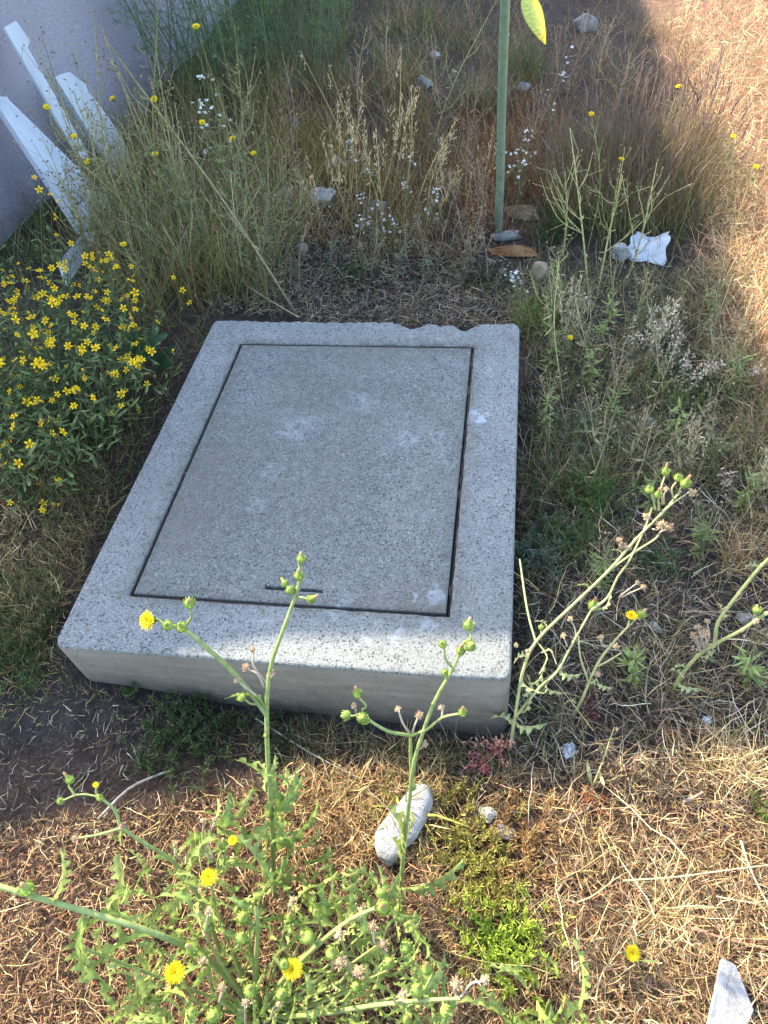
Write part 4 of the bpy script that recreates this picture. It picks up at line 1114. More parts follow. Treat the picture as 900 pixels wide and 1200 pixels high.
thistle('arching sow thistle stem with toothed pale leaves reaching out over the shaded straw', on(788, 812),
        [([None, (797, 793, .05), (818, 768, .12), (843, 752, .18), (870, 738, .23), (898, 719, .27), (940, 700, .31)], .0044, .0030), ([(838, 752, .17), (842, 728, .22), (866, 695, .28), (893, 662, .33), (930, 630, .38)], .0042, .0030)],
        [('d', (886, 728, .27), None, 1.0), ('r', (887, 715, .28), (890, 724, .26), 1.1), ('d', (818, 735, .20), (826, 762, .14), 1.1), ('d', (825, 742, .20), (828, 760, .14), 1.2), ('d', (813, 745, .18), (822, 765, .13), 1.1), ('d', (829, 728, .2), (826, 758, .14), 1.0)],
        [((818, 768, .12), .1, .25, .75, FERNLEAF), ((805, 785, .08), 2.9, .3, .6, FERNLEAF), ((795, 800, .05), 5.6, .1, .7, FERNLEAF), ((845, 728, .22), 1.2, .4, .6, FERNLEAF), ((890, 665, .32), 2.9, .1, .5, FERNLEAF), ((800, 795, .07), 2.2, .4, .5, FERNLEAF)], col=STC, col2=STEMC2)

# ------------------------------------------------------------------ the bush of small yellow flowers
def star_flower(name, R, n, seed):
    r = np.random.default_rng(seed); m_ = MB()
    for k in range(n):
        a = (k + r.uniform(-.12, .12)) / n * 6.2832
        m_.petal((math.cos(a) * R * .12, math.sin(a) * R * .12, 0), (math.cos(a), math.sin(a), r.uniform(-.15, .25)), (0, 0, 1), R * r.uniform(.8, 1.0), R * .46, (.85, .52, .006), (.88, .64, .010), cup=.1)
    m_.lathe((0, 0, 0), (0, 0, 1), [(-R * .2, R * .05), (-R * .12, R * .2), (R * .05, R * .22), (R * .16, R * .12), (R * .18, .0003)], (.52, .25, .01), 7)
    return m_.mesh(name, M['petal'])


STAR = [star_flower('star_flower', .0155, 5, 1), star_flower('star_flower_b', .014, 6, 2), star_flower('star_flower_c', .0125, 5, 3)]
SLIM = [plain_leaf('slim_leaf', .05, .0065, .3, .35, (.055, .09, .03)), plain_leaf('slim_leaf_b', .038, .006, .4, .1, (.07, .105, .035)), plain_leaf('slim_leaf_c', .06, .008, .3, .6, (.045, .078, .032))]


def flower_bush(label, base_px, foot, spots, n_stem, nleaf, leafbox):
    c = on(*base_px); p = Plant('yellow_flower_bush', c, label, 'flower bush')
    m = MB()
    def footpt(q):
        k = rng.normal(0, 1, 2) * foot
        x = min(max(c[0] * .45 + q[0] * .55 + k[0], HX + .08), -.06 if q[1] < 1.2 else 2); y = c[1] * .4 + q[1] * .6 + k[1]
        return np.array([x, y, float(gz(x, y))])
    for (px, py, z) in spots:
        q = at(px, py, z)
        if q[0] < HX + .04: continue
        f = footpt(q)
        mid = (f + q) / 2 + np.array([*rng.normal(0, .02, 2), .02])
        m.tube([f, mid, q - np.array([0, 0, .004])], [.0016, .0012, .0008], (.06, .08, .03), 4, (.10, .13, .04), 3)
        d = unit(np.array([0, 0, .7]) + VIEW(q) * .5 + rng.normal(0, .5, 3))
        p.put('flower', random.choice(STAR), q, d, random.uniform(.55, 1.0))
        for _ in range(4):
            t = random.uniform(.25, .92); s_ = f + (q - f) * t + (mid - (f + q) / 2) * (1 - abs(2 * t - 1))
            a = random.uniform(0, 6.28)
            m.petal(s_, (math.cos(a), math.sin(a), random.uniform(-.3, .6)), (0, 0, 1), random.uniform(.025, .05), random.uniform(.005, .009), np.array((.09, .13, .04)) * random.uniform(.6, 1.5), np.array((.12, .17, .05)) * random.uniform(.6, 1.5), cup=-.15)
    for _ in range(nleaf):
        q = poly_points(leafbox, 1)[0]; g0 = on(q[0], q[1]); z = random.uniform(.01, .22) * random.uniform(.4, 1)
        s_ = at(q[0], q[1], g0[2] + z)
        if s_[0] < HX + .03 or (s_[0] > -.02 and 0 < s_[1] < SD and s_[2] < .2): continue
        a = random.uniform(0, 6.28)
        m.petal(s_, (math.cos(a), math.sin(a), random.uniform(-.4, .6)), (random.uniform(-.5, .5), random.uniform(-.5, .5), 1), random.uniform(.02, .05), random.uniform(.004, .010), np.array((.10, .14, .04)) * random.uniform(.4, 1.7), np.array((.14, .19, .055)) * random.uniform(.4, 1.7), cup=random.uniform(-.2, .1))
    hd = MB()
    for _ in range(170):
        px, py, z = random.choice(spots); q = at(px + random.gauss(0, 14), py + random.gauss(0, 14), z + random.gauss(.02, .04))
        if q[0] < HX + .04: continue
        f = q + np.array([*rng.normal(0, .03, 2), -random.uniform(.06, .14)])
        m.tube([f, (f + q) / 2 + rng.normal(0, .006, 3), q], [.0010, .0006], (.10, .09, .04), 3, (.15, .12, .06), 2)
        hd.lathe(q, rng.normal(0, .4, 3) + (0, 0, 1), [(-.004, .0006), (-.002, .003), (.002, .0034), (.005, .0008)], random.choice([(.10, .07, .04), (.20, .13, .05), (.16, .17, .05), (.5, .3, .02)]), 5)
    hd.build('seed_heads', M['dry'], p.root, p.base)['kind'] = 'stuff'
    m.build('foliage', M['green'], p.root, p.base)['kind'] = 'stuff'
    return p


spots = []
for poly, n, z0, z1 in (([(0, 330), (60, 300), (170, 320), (175, 400), (120, 480), (0, 560), (-60, 560), (-60, 340)], 165, .24, .48), ([(0, 300), (50, 305), (60, 340), (0, 370)], 10, .3, .45),
                        ([(120, 330), (180, 390), (185, 460), (130, 500)], 14, .2, .36), ([(-40, 400), (60, 380), (90, 500), (-40, 560)], 40, .26, .44)):
    for q in poly_points(poly, n):
        if q[1] > 430 and random.random() < .35: q[1] -= 110
        spots.append((q[0], q[1], random.uniform(z0, z1)))
for q in poly_points([(-60, 470), (120, 470), (60, 600), (-60, 600)], 26): spots.append((q[0], q[1], random.uniform(.08, .24)))
for q in poly_points([(50, 280), (150, 285), (160, 330), (60, 325)], 16): spots.append((q[0], q[1], random.uniform(.3, .42)))
spots += [(203, 325, .28), (214, 340, .26), (222, 355, .25), (185, 377, .26), (165, 397, .25), (143, 383, .28), (174, 409, .22), (163, 430, .22), (129, 484, .2), (135, 440, .24), (172, 450, .2), (162, 480, .12), (163, 505, .06), (130, 303, .33),
          (65, 256, .48), (66, 275, .45), (40, 208, .58), (46, 222, .55), (60, 228, .54), (68, 235, .52), (94, 257, .44), (83, 285, .42), (100, 300, .4), (112, 317, .38), (20, 500, .14), (5, 520, .12), (35, 548, .08), (67, 575, .05), (78, 587, .05), (30, 667, .015), (4, 548, .08), (70, 573, .05)]
spots = spots[-297:]
fb = flower_bush('bush covered in small yellow five petalled flowers between wall and cover', (60, 520), (.07, .07), spots, 0, 1050,
                 [(-90, 300), (0, 285), (55, 275), (90, 300), (130, 320), (200, 370), (205, 440), (160, 500), (110, 540), (60, 560), (-90, 590)])
fb.put('flower', FLOWER[0], at(89, 457, .34), unit(VIEW(at(89, 457, .34)) + np.array([0, 0, .4])), .8)
# broad leaves at the shaded foot
BROAD = plain_leaf('broad_leaf', .085, .014, .3, .4, (.045, .085, .035))
p = Plant('broad_leaf_weed', on(185, 440), 'dark green weed with long blade leaves at the edge of the yellow bush', 'weed')
for i in range(16):
    a = i / 16 * 6.28 + random.uniform(-.2, .2); e = random.uniform(.15, .9)
    p.put('leaf', BROAD, p.base + np.array([0, 0, .02 + .1 * random.random()]), (math.cos(a) * math.cos(e), math.sin(a) * math.cos(e), math.sin(e)), random.uniform(.7, 1.15), random.uniform(-.4, .4), 'X')
p.stem([p.base, p.base + (0, .01, .08), p.base + (.01, .01, .14)], [.003, .002], (.06, .09, .03), (.08, .12, .04)); p.done()
p = Plant('broad_leaf_weed', on(115, 520), 'low dark leafy weed beneath the yellow flowers near the thatch', 'weed')
for i in range(22):
    a = random.uniform(0, 6.28); e = random.uniform(0, .7)
    p.put('leaf', random.choice(SLIM), p.base + np.array([rng.normal(0, .03), rng.normal(0, .03), .01 + .06 * random.random()]), (math.cos(a) * math.cos(e), math.sin(a) * math.cos(e), math.sin(e)), random.uniform(.9, 1.5), random.uniform(-.4, .4), 'X')
p.stem([p.base, p.base + (0, .01, .05), p.base + (.01, .01, .09)], [.002, .001], (.06, .09, .03)); p.done()

# ------------------------------------------------------------------ branching weeds
SMALLYEL = composite_flower('small_yellow', .0105, 9)


def white_flower(name):
    m_ = MB(); r = np.random.default_rng(4)
    for k in range(4):
        a = k / 4 * 6.2832 + .3
        m_.petal((0, 0, 0), (math.cos(a), math.sin(a), .2), (0, 0, 1), .0085, .0058, (.74, .74, .68), (.80, .80, .76), cup=.1)
    m_.lathe((0, 0, 0), (0, 0, 1), [(-.004, .0006), (-.001, .0013), (.001, .0009)], (.35, .33, .08), 5)
    return m_.mesh(name, M['petal'])


WHITE = white_flower('white_flower')


def branching_weed(name, label, cat, base, tip, r, nb, blen, col, col2, heads='seed', nheads=10, seed=0, group=None, leafn=6, leafcol=None, sub=True, spread=.8):
    rs = np.random.default_rng(seed); base = np.asarray(base, float); tip = np.asarray(tip, float)
    p = Plant(name, base, label, cat, group)
    H = np.linalg.norm(tip - base)
    mid = base * .5 + tip * .5 + rs.normal(0, .05 * H, 3) * (1, 1, .2)
    main = spline([base, mid, tip], 6); p.stem(main, [r, r * .75, r * .4], col, col2, 5)
    tips = [tip]; sm = MB()
    for k in range(nb):
        t = rs.uniform(.3, .92); i = int(t * (len(main) - 1)); b0 = main[i]; ax = unit(main[min(i + 1, len(main) - 1)] - main[i - 1])
        d = unit(ax + spread * rs.normal(0, .6, 3) * (1, 1, .3)); L = blen * (1.15 - t) * rs.uniform(.6, 1.3)
        e = b0 + d * L; m_ = (b0 + e) / 2 + np.array([*rs.normal(0, .06 * L, 2), -.05 * L]); e = e + np.array([0, 0, .12 * L])
        br = spline([b0, m_, e], 3); p.stem(br, [r * .55, r * .3], col, col2, 4); tips.append(e)
        if sub:
            for _ in range(2):
                j = rs.integers(1, len(br)); d2 = unit(d + rs.normal(0, .6, 3)); e2 = br[j] + d2 * L * rs.uniform(.25, .5)
                p.stem([br[j], e2], [r * .35, r * .25], col, col2, 3); tips.append(e2)
    for k in range(leafn):
        t = rs.uniform(.05, .7); q = main[int(t * (len(main) - 1))]; a = rs.uniform(0, 6.28)
        sm.petal(q, (math.cos(a), math.sin(a), rs.uniform(-.3, .7)), (0, 0, 1), rs.uniform(.02, .05), rs.uniform(.004, .009), col if leafcol is None else leafcol, col2 if leafcol is None else leafcol, cup=-.2)
    for q in tips:
        if heads == 'seed':
            for _ in range(max(1, nheads // max(1, len(tips)))):
                o = q + rs.normal(0, .008, 3); sm.lathe(o, rs.normal(size=3), [(-.004, .0006), (-.0015, .0028), (.0015, .0026), (.004, .0005)], np.array((.26, .19, .11)) * rs.uniform(.5, 1.3), 5)
        elif heads == 'spike':
            for _ in range(12):
                o = q - unit(q - base) * rs.uniform(0, .13) + rs.normal(0, .002, 3); d = unit(unit(q - base) * .9 + rs.normal(0, .4, 3))
                sm.petal(o, d, rs.normal(size=3), rs.uniform(.012, .028), .0032, np.array(col2) * rs.uniform(.8, 1.3), np.array(STRAW_HI) * rs.uniform(.7, 1.1))
        elif heads == 'fluff':
            for _ in range(11):
                o = q - unit(q - base) * rs.uniform(0, .06) + rs.normal(0, .006, 3)
                sm.petal(o, rs.normal(size=3), rs.normal(size=3), rs.uniform(.007, .013), .0045, np.array((.62, .49, .34)) * rs.uniform(.5, 1.1), np.array((.70, .57, .41)) * rs.uniform(.6, 1.1))
    if heads == 'white':
        for q in tips:
            for _ in range(rs.integers(0, 3)): p.put('flower', WHITE, q + rs.normal(0, .008, 3), unit(np.array([0, 0, 1]) + rs.normal(0, .5, 3)), rs.uniform(.6, 1.05))
    if heads == 'yellow':
        p.put('flower', SMALLYEL, tip, unit(np.array([0, 0, 1]) + VIEW(tip) * .5 + rs.normal(0, .2, 3)), rs.uniform(.95, 1.35))
        for q in tips[1:]: p.put('bud', BUD_DRY, q, (rs.normal(0, .3), rs.normal(0, .3), 1), rs.uniform(.4, .6))
    p.done('stem', M['dry'])
    if sm.n: sm.build('seed_heads' if heads in ('seed', 'spike', 'fluff') else 'leaves', M['dry'], p.root, p.base)['kind'] = 'stuff'
    return p


G1 = 'tall dry weeds along the house wall'
lab_w = 'tall thin dry weed stalk with tiny seed heads in the thicket by the wall'
i = 0
for (bx, by, tx, ty, tz) in ((118, 300, 28, 20, .80), (128, 290, 50, 45, .72), (150, 290, 84, 40, .85), (150, 300, 95, 105, .62), (175, 300, 110, 10, .95), (190, 300, 130, 70, .75), (205, 285, 118, 30, .88), (225, 300, 150, 150, .55),
                             (240, 310, 180, 40, .86), (255, 300, 205, 120, .65), (270, 310, 240, 60, .8), (290, 320, 275, 30, .85), (300, 330, 310, 130, .58), (235, 330, 215, 190, .42), (200, 340, 170, 210, .4), (290, 345, 270, 200, .45), (315, 320, 335, 170, .45), (165, 320, 120, 190, .46),
                             (140, 310, 70, 110, .6), (132, 305, 95, 160, .5), (210, 310, 175, 90, .7), (260, 330, 228, 150, .52), (280, 300, 255, 95, .68), (245, 345, 235, 240, .3), (300, 350, 312, 230, .32), (320, 300, 300, 60, .72), (225, 350, 190, 265, .28), (180, 350, 150, 270, .3), (275, 355, 285, 262, .24), (330, 310, 352, 205, .34), (150, 335, 100, 215, .42), (160, 325, 118, 240, .34), (135, 335, 85, 200, .44), (165, 340, 140, 225, .38), (120, 330, 70, 180, .48), (145, 345, 125, 260, .28), (110, 320, 45, 150, .55), (175, 330, 148, 180, .46)):
    i += 1
    branching_weed('dry_weed', lab_w, 'weed', on(bx, by), at(tx, ty, tz), random.uniform(.0022, .0036), random.randint(6, 10), .26, np.array((.24, .21, .09)) * random.uniform(.6, 1.6), np.array((.34, .30, .15)) * random.uniform(.6, 1.5), 'seed', 26, i, G1, 44, np.array((.17, .20, .08)) * random.uniform(.5, 1.3))
branching_weed('leaning_stalk', 'long pale bent stalk crossing the thicket toward the cover corner', 'weed', on(350, 372), at(122, 45, .95), .0042, 4, .2, (.32, .26, .15), (.30, .28, .13), 'seed', 6, 71, None, 4)
branching_weed('leaning_stalk', 'straight straw coloured stalk rising highest beside the wall', 'weed', on(215, 300), at(185, 2, 1.0), .0034, 6, .2, (.22, .21, .09), (.33, .31, .13), 'seed', 12, 72, None, 6)
branching_weed('leaning_stalk', 'dead brown forked twig leaning over the back corner of the cover', 'weed', on(185, 365), at(222, 262, .3), .0028, 4, .12, (.20, .12, .07), (.34, .26, .17), 'seed', 5, 73, None, 0)
k = 0
for (px, py, tz, lab) in ((181, 117, .66, 'small yellow flower on a thin stalk against the white boards'), (237, 144, .60, 'small yellow flower stalk above the dark stems of the thicket'), (297, 180, .50, 'small yellow flower stalk at the edge of the thicket near the rocks'),
                          (230, 32, .90, 'yellow flower stalk standing highest in front of the fennel'), (182, 181, .52, 'short yellow flower stalk in front of the bent pale stalk'), (55, 126, .68, 'yellow flower stalk drooping before the narrow trim strip'), (132, 116, .7, 'yellow flower stalk before the broken rounded tip'),
                          (273, 163, .54, 'yellow flower stalk among pale olive stems'), (87, 160, .62, 'yellow flower stalk before the wide broken board'), (103, 190, .5, 'low yellow flower stalk where the boards meet the stems'), (145, 287, .36, 'tiny yellow flower stalk above the bush by the thicket')):
    k += 1; q = at(px, py, tz); bx = q[0] + random.uniform(.0, .12); by = q[1] + random.uniform(-.12, .05); bx = max(bx, HX + .1)
    branching_weed('yellow_flower_weed', lab, 'weed', (bx, by, float(gz(bx, by))), q, .0018, 3, .12, (.14, .15, .06), (.22, .24, .08), 'yellow', 3, 100 + k, 'small yellow flowers on thin stalks', 5, (.08, .10, .04))
# right side yellow heads
for (px, py, tz, lab) in ((795, 102, .42, 'yellow flower on a thin stalk at the shadow edge'), (693, 134, .46, 'yellow flower stalk rising in front of the fountain grass'), (728, 187, .42, 'yellow flower stalk with bare forked branches above the white scrap'), (859, 160, .3, 'yellow flower stalk out in the sunlit straw'),
                          (886, 196, .26, 'small yellow flower stalk farthest into the golden straw'), (668, 396, .10, 'tiny low yellow flower stalk near the chipped end of the cover'), (741, 1117, .05, 'low yellow flower stalk alone in the sunlit straw')):
    k += 1; q = at(px, py, tz); bx = q[0] + random.uniform(-.06, .06); by = q[1] + random.uniform(-.1, .0) * (tz > .1)
    branching_weed('yellow_flower_weed', lab, 'weed', (bx, by, float(gz(bx, by))), q, .0018, 5 if tz > .2 else 1, .2 if tz > .2 else .04, (.34, .32, .12), (.42, .40, .16), 'yellow', 3, 100 + k, 'small yellow flowers on thin stalks', 4, (.12, .14, .05))

# dry mustard stalks with golden pods and white flowers behind the cover
G2 = 'golden dry mustard stalks behind the cover'
lab_m = 'golden dry mustard stalk with slim pods in the clump behind the cover'
GB = 'brown forked dry weeds across the back of the yard'
for n_i, (bx, by, tx, ty, tz) in enumerate(((345, 180, 330, 60, .35), (420, 150, 430, 30, .35), (460, 120, 455, 10, .34), (520, 150, 505, 40, .32), (540, 200, 560, 90, .32), (555, 250, 548, 150, .26), (640, 140, 650, 30, .34), (660, 110, 690, 10, .32), (700, 100, 720, 20, .28), (610, 60, 630, -20, .3), (560, 60, 540, -30, .34), (480, 60, 470, -30, .34), (365, 250, 340, 130, .32), (545, 290, 530, 215, .2), (575, 260, 560, 190, .2), (610, 200, 640, 110, .28), (655, 230, 660, 130, .3), (720, 130, 740, 60, .2))):
    branching_weed('brown_weed', 'brown forked dry weed in the grey grass across the back', 'weed', on(bx, by), at(tx, ty, tz), .0028, 10, .22, np.array((.27, .18, .10)) * random.uniform(.5, 1.6), np.array((.42, .30, .18)) * random.uniform(.6, 1.4), 'seed', 30, 800 + n_i, GB, 26, (.26, .15, .08))
GL = 'leafy grey green weeds in the litter behind the cover'
for n_i, (bx, by, tx, ty, tz) in enumerate(((345, 335, 350, 285, .12), (385, 320, 392, 262, .14), (425, 335, 420, 290, .10), (465, 325, 475, 275, .12), (505, 330, 500, 285, .10), (545, 335, 552, 285, .12), (360, 300, 345, 240, .15), (480, 295, 490, 235, .15), (530, 300, 545, 245, .14), (320, 345, 315, 295, .12), (580, 350, 590, 305, .1), (300, 365, 300, 320, .1))):
    branching_weed('leafy_weed', 'small leafy grey green weed in the litter behind the cover', 'weed', on(bx, by), at(tx, ty, tz), .0016, 6, .09, np.array((.16, .13, .07)) * random.uniform(.6, 1.4), np.array((.26, .22, .11)) * random.uniform(.6, 1.4), 'seed', 14, 880 + n_i, GL, 30, np.array((.15, .17, .08)) * random.uniform(.5, 1.5))
GD = 'dark bare stems just behind the cover'
for n_i in range(26):
    bx, by = random.uniform(290, 590), random.uniform(300, 362)
    branching_weed('dark_stem', 'dark bare upright stem in the litter just behind the cover', 'dry stalk', on(bx, by), at(bx + random.uniform(-14, 14), by - random.uniform(45, 95), random.uniform(.12, .24)), .0018, 5, .11, np.array((.13, .09, .065)) * random.uniform(.6, 1.5), np.array((.40, .31, .20)) * random.uniform(.5, 1.5), 'seed', 16, 920 + n_i, GD, 5, np.array((.2, .15, .09)))
GP = 'pale dry stalks in the shaded grass beside the cover'
for n_i in range(24):
    bx, by = random.uniform(635, 890), random.uniform(360, 600)
    branching_weed('pale_stalk', 'pale thin dry stalk in the shaded grass beside the cover', 'dry stalk', on(bx, by), at(bx + random.uniform(-25, 40), by - random.uniform(60, 120), random.uniform(.12, .26)), .0018, 6, .13, np.array((.30, .25, .12)) * random.uniform(.6, 1.5), np.array((.42, .36, .20)) * random.uniform(.6, 1.4), 'spike' if n_i % 6 == 0 else 'seed', 22, 950 + n_i, GP, 6, np.array((.24, .22, .1)))
GR = 'olive forked weeds in the shade beside the cover'
for n_i, (bx, by, tx, ty, tz) in enumerate(((640, 440, 640, 350, .14), (665, 420, 680, 320, .2), (700, 410, 720, 310, .2), (730, 400, 760, 310, .2), (690, 460, 705, 380, .16), (640, 520, 655, 430, .14), (720, 500, 740, 430, .14), (830, 400, 850, 300, .2), (850, 470, 880, 390, .18), (780, 520, 800, 450, .14), (830, 560, 860, 500, .12), (870, 600, 895, 530, .12), (760, 600, 780, 540, .1), (700, 690, 715, 640, .08), (820, 650, 835, 600, .1), (880, 800, 890, 745, .1), (740, 800, 750, 755, .08), (650, 360, 665, 270, .2))):
    branching_weed('olive_weed', 'thin olive forked weed in the shade beside the cover', 'weed', on(bx, by), at(tx, ty, tz), .0016, 7, .12, np.array((.20, .20, .07)) * random.uniform(.6, 1.5), np.array((.30, .28, .12)) * random.uniform(.6, 1.4), 'seed', 20, 850 + n_i, GR, 40, np.array((.16, .20, .06)) * random.uniform(.6, 1.5))
j = 0
for (bx, by, tx, ty, tz) in ((400, 270, 352, 60, .40), (405, 265, 385, 75, .42), (420, 262, 425, 95, .40), (440, 262, 470, 55, .45), (455, 262, 487, 105, .34), (470, 265, 482, 100, .38), (415, 275, 375, 160, .28), (390, 280, 360, 200, .22), (380, 285, 350, 215, .18), (480, 270, 535, 140, .32), (500, 275, 520, 165, .25), (505, 275, 538, 195, .2), (450, 280, 440, 150, .3), (430, 272, 405, 120, .36), (560, 240, 575, 170, .2), (395, 250, 395, 130, .34), (520, 262, 512, 205, .15)):
    j += 1
    branching_weed('mustard_stalk', lab_m, 'dry stalk', on(bx, by), at(tx, ty, tz), .0024, 5, .20, (.36, .23, .085), (.55, .37, .15), 'spike', 0, 200 + j, G2, 4, (.2, .18, .08), False, .75)
for n_i, (bx, by, tx, ty, tz, lab) in enumerate(((430, 300, 430, 160, .25, 'white flowered weed among the golden mustard stalks'), (450, 310, 445, 235, .16, 'low weed with the largest white flower cluster behind the cover'), (470, 300, 480, 185, .22, 'white flowered weed with a loose open head behind the cover'), (500, 295, 512, 222, .16, 'white flowered weed near the tall green stalk'), (465, 305, 462, 262, .10, 'shortest white flowered weed behind the cover'),
                              (600, 260, 603, 165, .26, 'white flowered weed just beside the tall green stalk'), (640, 200, 668, 55, .42, 'long stalk with white flowers at its tip before the far dry grass'), (610, 230, 622, 155, .24, 'white flowered weed between stalk and fountain grass'), (600, 370, 602, 322, .08, 'small white flowered weed at the chipped end of the cover'),
                              (285, 250, 235, 60, .75, 'white flowered stalk in front of the fennel'), (400, 290, 415, 150, .28, 'white flowered weed above the pale rocks'), (270, 230, 245, 90, .62, 'white flowered stalk rising from the thicket'))):
    branching_weed('white_flower_weed', lab, 'weed', on(bx, by), at(tx, ty, tz), .0018, 6, .12, (.16, .17, .07), (.24, .24, .1), 'white', 0, 300 + n_i, 'white flowered weeds', 8, (.10, .13, .05))
# long bare stalks
for n_i, (bx, by, tx, ty, tz, lab) in enumerate(((500, 190, 582, 0, .52, 'long bare arching stalk in front of the tall green stalk'), (660, 470, 655, 300, .22, 'pale thin dry stalk beside the chipped end of the cover'), (690, 345, 668, 150, .42, 'forked straw stalk in front of the fountain grass'), (660, 300, 662, 200, .28, 'short forked straw stalk beside the brown bark'),
                              (735, 330, 770, 190, .35, 'leaning straw stalk over the white scrap'), (700, 345, 730, 205, .34, 'upright straw stalk before the white scrap'), (780, 150, 870, 10, .4, 'dark thin stalk in the sunlit straw'), (860, 120, 890, 40, .25, 'short dark stalk in the sunlit straw'), (690, 930, 720, 852, .1, 'small forked dry twig at the edge of the sun'), (655, 500, 632, 440, .1, 'short bent straw stalk near the long side of the cover'))):
    branching_weed('bare_stalk', lab, 'dry stalk', on(bx, by), at(tx, ty, tz), .0038 if 2 <= n_i <= 5 else .0024, 6 if tz > .2 else 3, .24 if tz > .2 else .05, (.36, .33, .13), (.46, .42, .18) if n_i not in (6, 7) else (.2, .12, .08), 'seed', 4, 400 + n_i, None, 3)

# fluffy white seed stalks on the right
G3 = 'pale fluffy seed stalks'
for n_i, (bx, by, tx, ty, tz) in enumerate(((735, 430, 742, 370, .12), (760, 440, 780, 372, .14), (780, 450, 800, 385, .13), (795, 455, 808, 405, .12), (800, 470, 832, 420, .12), (815, 450, 845, 425, .1), (790, 430, 790, 350, .16), (750, 420, 770, 360, .1), (690, 370, 678, 345, .06))):
    branching_weed('fluffy_weed', 'pale fluffy seed stalk in the grass beyond the cover corner', 'weed', on(bx, by), at(tx, ty, tz), .0014, 6, .07, (.2, .18, .1), (.36, .32, .25), 'fluff', 0, 500 + n_i, G3, 6, (.12, .13, .06), False)
for n_i, (bx, by, tx, ty, tz, lab) in enumerate(((850, 575, 850, 550, .05, 'single pale fluffy seed head above the shaded straw'), (882, 440, 888, 430, .08, 'pinkish fluffy seed stalk at the sunlit grass edge'), (820, 770, 825, 740, .06, 'pale fluffy seed cluster below the arching thistle'))):
    branching_weed('fluffy_weed', lab, 'weed', on(bx, by), at(tx, ty, tz), .0014, 7, .05, (.2, .18, .1), (.36, .3, .25), 'fluff', 0, 520 + n_i, None, 4, (.12, .13, .06), False)

# ------------------------------------------------------------------ feathery low weeds
def feathery(name, label, cpx, r, H, n, col, seed, group=None, dens=20, z=None):
    rs = np.random.default_rng(seed); c = on(*cpx); p = Plant(name, c, label, 'weed', group); sm = MB(); col = np.array(col)
    for k in range(n):
        o = np.array([c[0] + rs.normal(0, r), c[1] + rs.normal(0, r), 0])
        if -.005 < o[0] < SW + .005 and -.005 < o[1] < SD + .005: continue
        o[2] = float(gz(o[0], o[1]))
        d = unit((rs.normal(0, .45), rs.normal(0, .45), 1)); L = H * rs.uniform(.5, 1.1); e = o + d * L
        p.stem([o, (o + e) / 2 + rs.normal(0, .006, 3), e], [.0011, .0006], col * .8, col, 3)
        for _ in range(dens):
            t = rs.uniform(.15, 1); a = rs.normal(size=3); a[2] = abs(a[2]) * .6; a = unit(a + d * .8)
            sm.petal(o + (e - o) * t, a, rs.normal(size=3), rs.uniform(.007, .018), .0022, col * rs.uniform(.6, 1.2), col * rs.uniform(.9, 1.5))
    [setattr(c_, 'name', 'stems') or c_.__setitem__('kind', 'stuff') for c_ in p.done('stem', M['green']).children]; sm.build('leaves', M['green'], p.root, p.base)['kind'] = 'stuff'


FG = (.065, .10, .035)
for n_i, (lab, cpx, r, H, n, col) in enumerate((
        ('bright yellow green feathery tuft in the sunlit straw', (592, 1108), .034, .06, 120, (.36, .46, .06)), ('mossy yellow green feathery patch hugging the long stone', (540, 990), .040, .045, 110, (.33, .30, .08)), ('rusty green feathery mat near the shade line', (608, 985), .05, .04, 90, (.36, .22, .09)),
        ('olive feathery sprig below the mossy patch', (572, 1040), .035, .035, 90, (.32, .30, .07)), ('feathery green weed standing against the chipped end of the cover', (628, 385), .035, .13, 90, (.20, .24, .06)), ('dark feathery weed under the front face of the cover', (230, 850), .05, .06, 80, FG),
        ('small dark feathery sprig growing against the front face', (160, 808), .012, .05, 16, FG), ('small dark feathery sprig at the middle of the front face', (228, 815), .012, .045, 14, FG), ('dark green feathery weed before the shadowed earth', (205, 885), .035, .05, 50, (.075, .115, .04)),
        ('dark feathery weed along the foot of the front face', (330, 865), .05, .05, 50, (.05, .075, .03)), ('green feathery weed by the long side of the cover near its middle', (690, 590), .05, .09, 110, (.10, .16, .04)), ('large green feathery weed in the shade of the long side', (660, 640), .04, .07, 70, (.09, .145, .045)),
        ('blue green lacy weed against the corner of the cover', (628, 655), .03, .06, 70, (.17, .22, .15)), ('grey green lacy weed near the pale pebbles', (690, 520), .045, .08, 90, (.15, .20, .12)), ('green feathery weed under the fluffy seed stalks', (790, 470), .05, .09, 90, (.13, .18, .05)), ('feathery green weed at the foot of the fountain grass', (650, 280), .05, .14, 80, (.06, .10, .03)),
        ('small green feathery weed amid the shaded straw', (770, 665), .025, .06, 30, (.08, .125, .04)), ('bright green sprig at the sunlit straw tuft', (893, 955), .012, .03, 14, (.18, .27, .05)), ('dark green low weed beside the thatch', (25, 770), .06, .05, 70, (.05, .085, .03)), ('dark feathery weed at the foot of the tall stalk', (575, 335), .05, .07, 60, (.045, .07, .035)), ('green weed in the litter behind the cover', (410, 330), .05, .06, 40, (.07, .10, .04)),
        ('olive moss clump against the long stone tip', (520, 935), .02, .03, 30, (.20, .19, .05)))):
    feathery('feathery_weed', lab, cpx, r, H, n, col, 600 + n_i, 'low feathery weeds')

